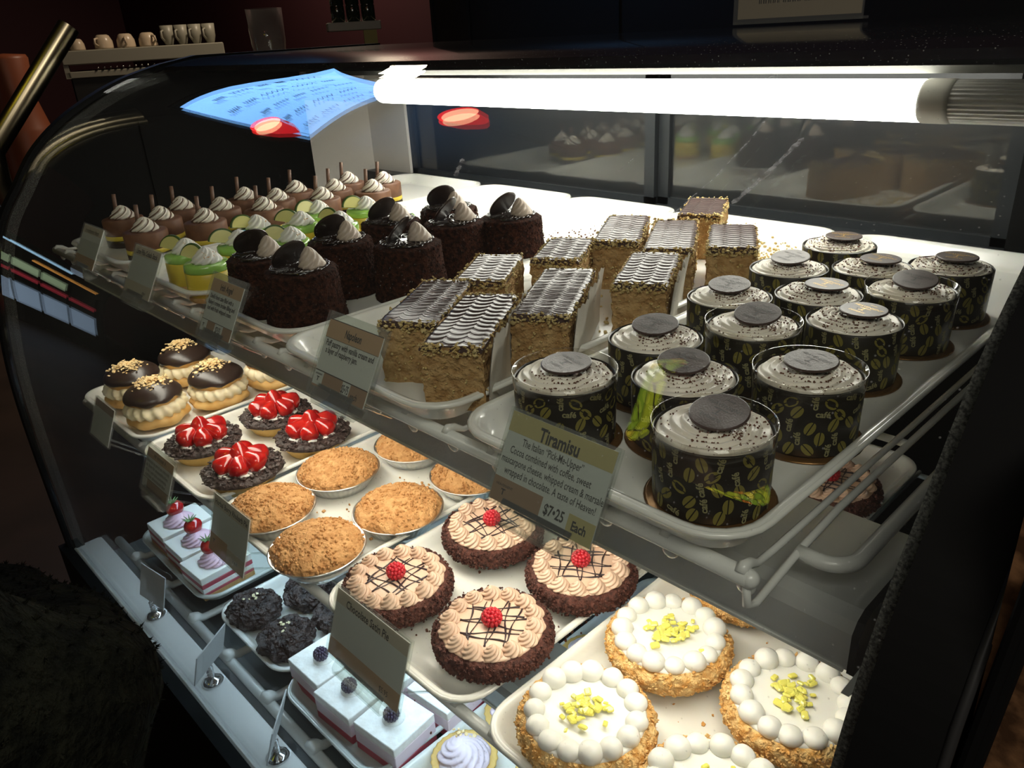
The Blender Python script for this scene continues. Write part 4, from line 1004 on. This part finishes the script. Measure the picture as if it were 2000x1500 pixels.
sign('tiramisu_sign', 'large clear stand with Tiramisu card priced $7.25 each, nearest price sign', -.275, .081, .056, 1.092, 1.038, .296, .268,
     [(0, 1, .78, 1, 'olive'), (0, .50, 0, .27, 'tand'), (.76, 1, 0, .24, 'olive')],
     [L('Tiramisu', .50, .855, .0115, .031, .03), L('The Italian “Pick-Me-Upper”', .47, .705, .0066, .048, .004), L('Cocoa combined with coffee, sweet', .47, .59, .0066, .064, .004), L('mascarpone cheese, whipped cream & marsale', .51, .475, .0066, .080, .004), L('wrapped in chocolate. A taste of Heaven!', .52, .36, .0066, .072, .004), L('$7•25', .63, .16, .0090, .0155, .02), L('Each', .87, .13, .0075, .0105, .03), L('HEAVENSENT', .12, .19, .0022, .014, .01), L('T', .12, .12, .0050, .0035, .03)], plate=(.002, .002))
sign('napoleon_sign', 'clear stand with tan Napoleon card priced $5.75 each', -.476, .069, .0525, 1.110, 1.060, .292, .264,
     [(0, 1, .74, 1, 'tan'), (0, 1, .735, .75, 'ink'), (0, 1, 1, 1.012, 'ink'), (.18, .55, 0, .24, 'tand'), (.70, 1, 0, .24, 'tand'), (0, .18, 0, .03, 'tand'), (0, 1, .235, .25, 'ink')],
     [L('Napoleon', .50, .86, .0085, .021, .03), L('Puff pastry with vanilla cream and', .50, .665, .0066, .062, .016), L('a layer of raspberry jam.', .385, .56, .0066, .042, .016), L('$5•75', .62, .13, .0088, .0090, .012), L('each', .80, .09, .0065, .0085, .02), L('HEAVENSENT', .09, .19, .0018, .009, .01), L('T', .09, .12, .0045, .0035, .03)], plate=(.0035, .0065))
sign('irish_angel_sign', 'clear stand with tan Irish Angel card in front of the chocolate cakes', -.680, .060, .050, 1.110, 1.060, .292, .264,
     [(0, 1, .76, 1, 'tan'), (.20, .45, 0, .22, 'tand'), (.72, 1, 0, .22, 'tand'), (0, 1, .215, .225, 'ink')],
     [L('Irish Angel', .50, .87, .0080, .024, .025), L("Devil's food cake filled with a", .44, .67, .0060, .046, .014), L("Bailey's crème brulee filling and", .48, .56, .0060, .052, .014), L('iced with fresh whipped cream.', .46, .45, .0060, .048, .014), L('$7•25', .58, .11, .0078, .0095, .012), L('T', .09, .11, .0045, .0035, .03)], plate=(.0035, .006))
sign('lime_sign', 'pale card reading Lime Piña Colada Stack, second from the left on the top rail', -.868, .070, .052, 1.112, 1.062, .292, .264,
     [(0, 1, .80, 1, 'pale'), (0, 1, 0, .26, 'pale')], [L('Lime Piña Colada Stack', .50, .88, .0078, .056, .02), L(scribble(4, 1), .78, .10, .0050, .008, 0.0)], plate=(.0015, .0015))
sign('dim_top_sign', 'dim pale card at the far left end of the top rail', -1.035, .066, .050, 1.115, 1.066, .292, .264,
     [(0, 1, .80, 1, 'pale'), (0, 1, 0, .26, 'tan')], [L(scribble(16, 2), .50, .86, .0072, .045, 0.0)], plate=(.0015, .0015))
sign('chocolate_satin_pie_sign', 'grey clear stand with Chocolate Satin Pie card on the middle rail', -.471, .103, .062, .862, .802, .263, .241,
     [(0, 1, .80, 1, 'pale'), (0, 1, 0, .26, 'tan')], [L('Chocolate Satin Pie', .45, .86, .0100, .062, .02), L('$5.95', .80, .12, .0070, .012, 0.0)], plate=(.0025, .0025))
sign('rhubarb_pie_sign', 'grey card reading Herbal Berry Rhubarb Pie on the middle rail', -.728, .080, .065, .860, .795, .263, .241,
     [(0, 1, .80, 1, 'pale'), (0, .5, 0, .32, 'tan'), (.5, 1, 0, .26, 'pale')], [L('Herbal Berry Rhubarb Pie', .50, .885, .0084, .074, .022), L(scribble(4, 3), .76, .12, .0060, .010, 0.0), L('T', .12, .2, .006, .005, .03)], plate=(.0012, .0012), foot=False)
sign('tart_sign', 'small tan card with four lines of text before the strawberry tarts', -.920, .078, .050, .849, .801, .262, .241,
     [(0, 1, .78, 1, 'tan'), (.18, .95, 0, .24, 'tand'), (0, 1, .24, .25, 'ink')], [L(scribble(8, 4), .5, .88, .0075, .034, 0.0)]+[L(scribble(24-2*i, 5+i), .47, .68-.12*i, .0058, .068-.003*i, 0.0) for i in range(4)], plate=(.004, .006))
sign('dim_puff_sign', 'dim card at the far left end of the middle rail', -1.108, .070, .052, .862, .812, .263, .241, [(0, 1, .8, 1, 'tand')], [], plate=(.002, .002), foot=False)
# small cards on spring stands, seen from behind
def spring_card(x, y, rz, label):
    t = empty('card_stand', (x, y, .5025), rz, label, 'sign', 'small cards on chrome spring stands')
    b = MB(); b.lathe([(.001, 0), (.014, 0), (.0145, .002), (.010, .006), (.004, .008), (.0015, .010)], 28); b.build('stand_base', M['chrome'], t)
    b = MB(); b.tube([(.0045*math.cos(u*1.2), .0045*math.sin(u*1.2), .009+.0006*u) for u in range(0, 34)], .0010, 6); b.build('spring', M['chrome'], t)
    b = MB(); mx = Matrix.Translation((0, 0, .026)) @ Matrix.Rotation(-.30, 4, 'X'); b.box(-.034, .034, -.0008, .0008, 0, .052, mx=mx); b.build('card', M['card'], t, smooth=False)
spring_card(-1.105, .244, .15, 'dark card on a chrome spring stand, furthest left on the bottom deck')
spring_card(-.905, .244, -1.0, 'card on a chrome spring stand seen nearly edge on, in the middle of the deck')
spring_card(-.725, .244, -.75, 'card on a spring stand nearest the viewer on the bottom deck')

# ------------------------------------------------------------------ outside the case
# brass post with a bend, left
b = MB(); b.tube([(-1.52, .325, .0), (-1.52, .325, .98), (-1.505, .300, 1.12), (-1.505, .305, 1.17), (-1.50, .462, 1.342)], .0165, 20)
tag(b.build('brass_post', M['brass'], angle=40), 'bent brushed brass rail post left of the display case', 'post')
# granite counter to the right
t = empty('granite_counter', (.35, .36, 0), 0, 'brown granite fronted counter right of the display case', 'counter')
b = MB(); b.box(-.3945, .9, -.09, .6, 0, 1.145); b.build('granite_body', M['granite'], t, smooth=False)
b = MB(); b.box(-.3945, .9, -.092, .62, 1.145, 1.165, bev=.004); b.build('counter_top', M['charcoal'], t, smooth=False)
b = MB(); b.tube([(-.386, -.098, 1.125), (-.392, -.098, 1.035), (-.398, -.098, .60)], .0028, 8); b.tube([(-.3835, -.096, 1.125), (-.3895, -.096, 1.035), (-.3955, -.096, .60)], .0030, 8); b.build('black_trim', M['black'], t, smooth=False)
# card standing on top of the case
t = empty('top_sign', (-.515, .985, 1.2887), 0, 'beige card in a clear holder standing on top of the case', 'sign')
b = MB(); b.box(-.08, .08, 0, .002, .006, .14); c = b.build('paper_card', mat('beige_card', (.30, .23, .17), rough=.6), t, smooth=False)
tv, tf = TXT[(scribble(16, 11), 0.0)]; b = MB(); b.add([(x*.0125, -.0004, .026+y*.0125) for x, y, _ in tv], tf); b.build('lettering', M['tand'], c, smooth=False)
b = MB(); b.box(-.084, .084, -.004, -.002, 0, .145); b.box(-.084, .084, -.004, .012, 0, .003); b.build('acrylic_holder', M['acrylic'], t, smooth=False)
# espresso machine with cups on top, on a back counter
t = empty('back_counter', (-4.3, 1.60, 0), 0, 'dark back counter carrying the espresso machine', 'counter')
b = MB(); b.box(-2.4, 2.6, 0, 1.2, 0, .799, bev=.01); b.build('counter_body', M['black'], t, smooth=False)
t = empty('espresso_machine', (-5.75, 2.20, .80), math.radians(66), 'steel espresso machine with a cup rail, at the back left', 'coffee machine')
b = MB(); b.box(-.48, .48, -.02, .40, .06, .40, bev=.01); b.box(-.46, .46, -.08, .30, .0, .08, bev=.01); b.build('machine_body', M['charcoal'], t, smooth=False)
b = MB(); b.box(-.50, .50, -.05, .42, .44, .525, bev=.006); b.build('cup_rail', M['machine'], t, smooth=False)
b = MB(); b.box(-.50, .50, -.04, -.02, .36, .40, bev=.004); b.box(-.50, -.47, -.04, .0, .36, .45); b.box(.47, .50, -.04, .0, .10, .45); b.build('front_frame', M['machine'], t, smooth=False)
for i in range(18):
    b = MB(); b.ball((-.30+.038*i, -.045, .415), .007, 8, 6); b.build('grille_stud', M['chrome'], t)
for sx in (-.25, .2):
    b = MB(); b.lathe([(.03, 0), (.035, .01), (.035, .05), (.02, .06)], 20, mx=Matrix.Translation((sx, -.05, .17))); b.build('brew_head', M['chrome'], t)
    b = MB(); b.tube([(sx, -.08, .19), (sx, -.22, .17)], .013, 10); b.build('filter_handle', M['black'], t)
mt = t.matrix_basis.copy()
def mug(x, y, r, h, label, rz, flip=False, group='cream cups on the espresso machine'):
    base = Vector((-5.75, 2.20, .80))+Matrix.Rotation(math.radians(66), 3, 'Z') @ Vector((x, y, .5255))
    t = empty('coffee_cup', base, rz, label, 'cup', group)
    pr = [(r*.55, 0), (r*.62, .004), (r*.9, h*.35), (r, h), (r*.96, h), (r*.86, h*.4), (r*.5, .006)] if not flip else [(r, 0), (r*1.0, h*.1), (r*.95, h*.55), (r*.7, h*.92), (r*.5, h), (.001, h)]
    b = MB(); b.lathe(pr, 28, cap1=True); b.build('cup_body', M['china'] if flip else M['machine'], t)
    b = MB(); b.tube([(0, -r*.9, h*.75), (0, -r*1.4, h*.7), (0, -r*1.5, h*.4), (0, -r*1.0, h*.22)], .007, 8); b.build('cup_handle', M['china'] if flip else M['machine'], t)
for i, (x, s, lb) in enumerate([(-.40, .8, 'low cream cup at the left end of the espresso machine'), (-.24, 1, 'upturned cream cup second from the left on the espresso machine'), (-.105, 1, 'upturned cream cup third from the left on the espresso machine'), (.03, 1, 'upturned cream cup next to the tall mugs')]):
    mug(x, .05, .058*s, .085*s, lb, .6*i, True)
for i in range(4): mug(.16+.088*i, .05, .042, .12, ('tall grey mug beside the upturned cups', 'second tall grey mug on the machine', 'third tall grey mug on the machine', 'tall grey mug at the right end of the machine')[i], .5, False, 'tall grey mugs on the espresso machine')
# blender jug and bottles behind
t = empty('blender_jug', (-3.98, 2.15, .80), 0, 'clear blender jug on a black base on the back counter', 'blender')
b = MB(); b.lathe([(.09, 0), (.10, .01), (.09, .26), (.07, .30)], 24); b.build('blender_base', M['black'], t)
b = MB(); b.lathe([(.06, .30), (.085, .50), (.090, .66), (.087, .66), (.082, .50), (.057, .31)], 28, cap1=False); b.build('jug', M['acrylic'], t)
t = empty('bottle_shelf', (-3.62, 2.40, 1.30), math.radians(60), 'small grey shelf holding dark bottles at the back', 'shelf')
b = MB(); b.box(-.10, .16, -.02, .20, .035, .075, bev=.003); b.build('shelf_board', M['machine'], t, smooth=False)
b = MB(); b.box(.07, .135, -.022, .0, -.50, .034); b.build('yellow_support', mat('yellow_panel', (.30, .26, .06), rough=.5), t, smooth=False)
for i in range(3):
    p_ = Vector((-3.62, 2.40, 1.3755))+Matrix.Rotation(math.radians(60), 3, 'Z') @ Vector((-.04+.075*i, .06, 0))
    t = empty('syrup_bottle', p_, 0, ('left dark syrup bottle on the back shelf', 'middle dark syrup bottle on the back shelf', 'right dark syrup bottle on the back shelf')[i], 'bottle', 'dark syrup bottles on the back shelf')
    b = MB(); b.lathe([(.03, 0), (.034, .004), (.034, .07), (.031, .075), (.034, .08), (.034, .15), (.012, .19), (.012, .22), (.001, .222)], 20); b.build('bottle_body', M['bottle'], t)
    b = MB(); b.lathe([(.0135, .20), (.0135, .235), (.001, .236)], 16); b.build('bottle_cap', M['machine'], t)
t = empty('dark_cabinet', (-3.25, 2.92, 0), 0, 'tall dark glass fronted cabinet behind the display case', 'cabinet')
b = MB(); b.box(-.35, 2.6, 0, .36, 0, 2.2); b.build('cabinet_body', M['charcoal'], t, smooth=False)
for xx in (-.35, -.06, .9): b = MB(); b.box(xx, xx+.02, -.01, .0, .0, 2.2); b.build('cabinet_trim', M['frame'], t, smooth=False)
t = empty('copper_pot', (-5.55, 1.32, 0), 0, 'copper coloured urn at the far left behind the brass post', 'urn')
b = MB(); b.lathe([(.14, .0), (.15, .02), (.15, .9), (.14, .92), (.10, 1.10), (.12, 1.30), (.11, 1.32), (.001, 1.33)], 32); b.build('pot_body', M['copper'], t)

# ------------------------------------------------------------------ person in the dark fleece, left
def person():
    root = empty('person', (-.560, -.220, -.008), 0, 'person in a dark green fleece jacket at the left, only a bent elbow showing', 'person')
    J = [((0, 0, .93), .15, .13, None), ((0, 0, 1.12), .15, .12, 0), ((0, 0, 1.34), .17, .12, 1), ((0, 0, 1.46), .06, .06, 2), ((0, .02, 1.60), .085, .10, 3),
         ((.18, .02, 1.38), .085, .085, 2), ((.205, .12, 1.18), .078, .078, 5), ((.205, .235, 1.0), .066, .066, 6), ((.09, .255, .965), .062, .062, 7), ((-.04, .22, .945), .050, .050, 8),
         ((-.18, .02, 1.38), .085, .085, 2), ((-.25, .06, 1.14), .075, .075, 10), ((-.22, .17, .98), .06, .06, 11), ((-.12, .18, .95), .05, .05, 12),
         ((.09, 0, .80), .11, .11, 0), ((.10, .02, .48), .07, .07, 14), ((.10, -.02, .10), .05, .05, 15), ((.10, .12, .04), .045, .04, 16),
         ((-.09, 0, .80), .11, .11, 0), ((-.10, .02, .48), .07, .07, 18), ((-.10, -.02, .10), .05, .05, 19), ((-.10, .12, .04), .045, .04, 20)]
    me = bpy.data.meshes.new('body'); me.from_pydata([j[0] for j in J], [(j[3], i) for i, j in enumerate(J) if j[3] is not None], [])
    o = bpy.data.objects.new('body', me); scene.collection.objects.link(o)
    o.modifiers.new('s', 'SKIN'); ss = o.modifiers.new('u', 'SUBSURF'); ss.levels = ss.render_levels = 3
    for i, j in enumerate(J): me.skin_vertices[0].data[i].radius = (j[1], j[2]); me.skin_vertices[0].data[i].use_root = (i == 0)
    bpy.context.view_layer.update()
    m2 = bpy.data.meshes.new_from_object(o.evaluated_get(bpy.context.evaluated_depsgraph_get()))
    bpy.data.objects.remove(o); m2.materials.clear()
    for k in ('skin', 'fleece', 'denim'): m2.materials.append(M[k])
    for v in m2.vertices:                                      # woolly pile of the jacket
        if .80 < v.co.z < 1.45: v.co += v.normal*(nz(v.co, 14, 2)*.010+nz(v.co, 160, 1)*.0030)
    for p in m2.polygons:
        c = p.center; p.use_smooth = True; p.material_index = 0 if c.z > 1.46 else (1 if c.z > .80 else 2)
    bo = bpy.data.objects.new('body', m2); scene.collection.objects.link(bo); bo.parent = root
    rnd = random.Random(4); fz = MB(); vs = [v for v in m2.vertices if .86 < v.co.z < 1.2 and v.co.y > .12 and v.co.x > -.1]
    for i in range(9000):
        v = rnd.choice(vs); p = v.co.copy(); n = (v.normal+Vector((rnd.gauss(0, .6), rnd.gauss(0, .6), rnd.gauss(0, .6)))).normalized(); t_ = Vector((rnd.gauss(0, 1), rnd.gauss(0, 1), rnd.gauss(0, 1))).normalized()*.0006
        p += t_*rnd.uniform(-1.5, 1.5); q = p+n*rnd.uniform(.0015, .0035)
        fz.add([p-t_, p+t_, p+t_.cross(n), q], [(0, 1, 3), (1, 2, 3), (2, 0, 3)])
    fz.build('fleece_pile', M['fleece'], root, smooth=False, kind='stuff')
    hb = MB(); hb.ball((0, -.01, 1.66), .108, 24, 16, (.9, 1, 1.1), lambda p, d: Vector((p.x, p.y, p.z)) if (d.y < .35 or d.z > .6) else Vector((p.x*.8, .04, 1.66+(p.z-1.66)*.6))); hb.build('hair', M['hair'], root)
    for sx in (-.032, .032):
        e = MB(); e.ball((sx, .098, 1.63), .012, 10, 8); e.build('eye', M['white'], root)
    nn = MB(); nn.tube([(0, .10, 1.63), (0, .125, 1.60), (0, .105, 1.585)], [.008, .014, .008], 8); nn.build('nose', M['skin'], root)
    mm = MB(); mm.tube([(-.022, .104, 1.555), (0, .110, 1.552), (.022, .104, 1.555)], .005, 6); mm.build('mouth', M['rasp'], root)
    return root
person()

# ------------------------------------------------------------------ added fill lights and mirrored sources
def area(name, loc, size, power, col, rot=(0, 0, 0)):
    l = bpy.data.lights.new(name, 'AREA'); l.shape = 'RECTANGLE'; l.size, l.size_y = size; l.energy = power; l.color = col
    o = bpy.data.objects.new(name, l); scene.collection.objects.link(o); o.location = loc; o.rotation_euler = rot; return o
area('mug_fill', (-4.6, 3.0, 2.8), (.4, .2), 26, (1, .80, .58), (math.radians(-25), 0, 0))  # unseen fill added to brighten the cups at the back
area('customer_side_fill', (.45, -1.25, 2.55), (1.0, 1.0), 7, (1, .93, .82), (math.radians(38), 0, math.radians(30)))  # unseen frontal fill added to brighten the price cards
area('side_fill', (.80, -.50, 2.45), (.6, .6), 11.5, (1, .93, .82), (math.radians(20), 0, math.radians(60)))  # second unseen fill, added to reach the middle cards past the person
# blue menu screen over the counter (seen mirrored in the curved glass)
t = empty('menu_screen', (-3.5, 1.45, 2.45), 0, 'blue glowing menu screen mirrored in the upper left of the curved glass', 'screen')
b = MB(); b.box(-.05, -.005, -.56, .56, -.36, .36, bev=.004); b.build('screen_frame', M['black'], t, smooth=False)
b = MB(); b.box(-.005, 0, -.53, .53, -.33, .33); sc_ = b.build('lit_screen', emit('blue_screen', (.20, .48, 1.0), 3.2), t, smooth=False)
b = MB(); rnd = random.Random(5)
for r_ in range(5):
    y = -.45+rnd.uniform(0, .1); z = .25-.125*r_
    while y < .34:
        l = rnd.uniform(.06, .2); b.tube([(.003, y+l*i/14, z+.018*math.sin(i*2.1+r_)) for i in range(15)], .0045, 4); y += l+.05
b.build('handwriting', M['ink'], sc_)
# pendant lamps
def pendant(x, y, z, label):
    t = empty('pendant_lamp', (x, y, z), 0, label, 'lamp', 'small red pendant lamps above the counter')
    b = MB(); b.lathe([(.085, 0), (.086, .004), (.070, .07), (.030, .12), (.012, .135)], 32, cap0=False); b.lathe([(.084, .001), (.068, .068), (.030, .117)], 32, cap0=False); b.build('red_shade', RED, t)
    b = MB(); b.lathe([(.078, .012), (.06, .02), (.001, .022)], 28); b.build('peach_diffuser', PEACH, t)
    b = MB(); b.tube([(0, 0, .13), (0, 0, 2.9-z)], .003, 6); b.build('cord', M['black'], t)
RED = emit('red_glass_shade', (.9, .02, .03), 1.6); PEACH = emit('peach_glow', (1, .50, .30), 5.0)
pendant(-2.00, 1.12, 2.30, 'red pendant lamp over the counter, mirrored right of the pale panel')
pendant(-2.60, .78, 2.09, 'red pendant lamp mirrored beside the blue screen')
# coloured glass lampshade over the customers
gm, gt, gb = nt('stained_glass'); tc = gt.nodes.new('ShaderNodeTexCoord'); v1 = gt.nodes.new('ShaderNodeTexVoronoi'); v1.inputs['Scale'].default_value = 22
v2 = gt.nodes.new('ShaderNodeTexVoronoi'); v2.feature = 'DISTANCE_TO_EDGE'; v2.inputs['Scale'].default_value = 22; gt.links.new(tc.outputs['Object'], v1.inputs['Vector']); gt.links.new(tc.outputs['Object'], v2.inputs['Vector'])
cr = gt.nodes.new('ShaderNodeValToRGB'); cr.color_ramp.interpolation = 'CONSTANT'; cr.color_ramp.elements[0].color = (.45, .50, .02, 1)
for ps, c_ in ((.35, (.25, .38, .02, 1)), (.6, (.75, .60, .04, 1)), (.85, (.9, .25, .02, 1))): cr.color_ramp.elements.new(ps).color = c_
cr.color_ramp.elements[-1].color = (.3, .35, .02, 1)
sp = gt.nodes.new('ShaderNodeSeparateColor'); gt.links.new(v1.outputs['Color'], sp.inputs[0]); gt.links.new(sp.outputs[0], cr.inputs[0])
st = gt.nodes.new('ShaderNodeMath'); st.operation = 'GREATER_THAN'; st.inputs[1].default_value = .055; gt.links.new(v2.outputs['Distance'], st.inputs[0])
ms = gt.nodes.new('ShaderNodeMath'); ms.operation = 'MULTIPLY'; ms.inputs[1].default_value = 4.5; gt.links.new(st.outputs[0], ms.inputs[0])
gb.inputs['Base Color'].default_value = (.05, .05, .03, 1); gt.links.new(cr.outputs[0], gb.inputs['Emission Color']); gt.links.new(ms.outputs[0], gb.inputs['Emission Strength'])
t = empty('stained_glass_lamp', (-1.12, -1.03, 2.30), 0, 'hanging lamp of yellow green glass pieces mirrored over the front tiramisu cups', 'lamp')
b = MB(); b.lathe([(.24, 0), (.22, .06), (.14, .16), (.03, .21)], 48, cap0=False); b.lathe([(.235, .001), (.215, .058), (.135, .156), (.03, .206)], 48, cap0=False); b.build('glass_shade', gm, t)
b = MB(); b.tube([(0, 0, .20), (0, 0, .60)], .004, 6); b.build('chain', M['brass'], t)
# cooler made up off view, its glowing bands added to mirror as streaks
t = empty('made_up_cooler', (-6.2, -1.25, 0), math.radians(20), 'lit open cooler at the far left, mirrored as streaks in the front glass', 'cooler')
b = MB(); b.box(-.4, 0, -.48, .48, 0, 1.35, bev=.01); b.build('cooler_body', M['charcoal'], t, smooth=False)
for (y0, y1, z0, z1, c_, e_) in ((-.2, .42, 1.16, 1.20, (.45, .75, 1), 1.6), (-.40, .05, 1.00, 1.03, (1, .45, .1), 1.2), (-.2, .42, .74, .88, (.6, .8, .5), .5), (-.42, .42, .62, .67, (.6, .05, .08), .5), (-.42, .42, .24, .50, (.45, .62, .85), .5)):
    b = MB(); b.box(.0, .006, y0, y1, z0, z1); b.build('streak_band', emit('streak_glow', c_, e_), t, smooth=False)
for k in range(5):
    b = MB(); b.box(.006, .012, -.42+.2*k-.008, -.42+.2*k+.008, .20, .90); b.build('divider', M['black'], t, smooth=False)
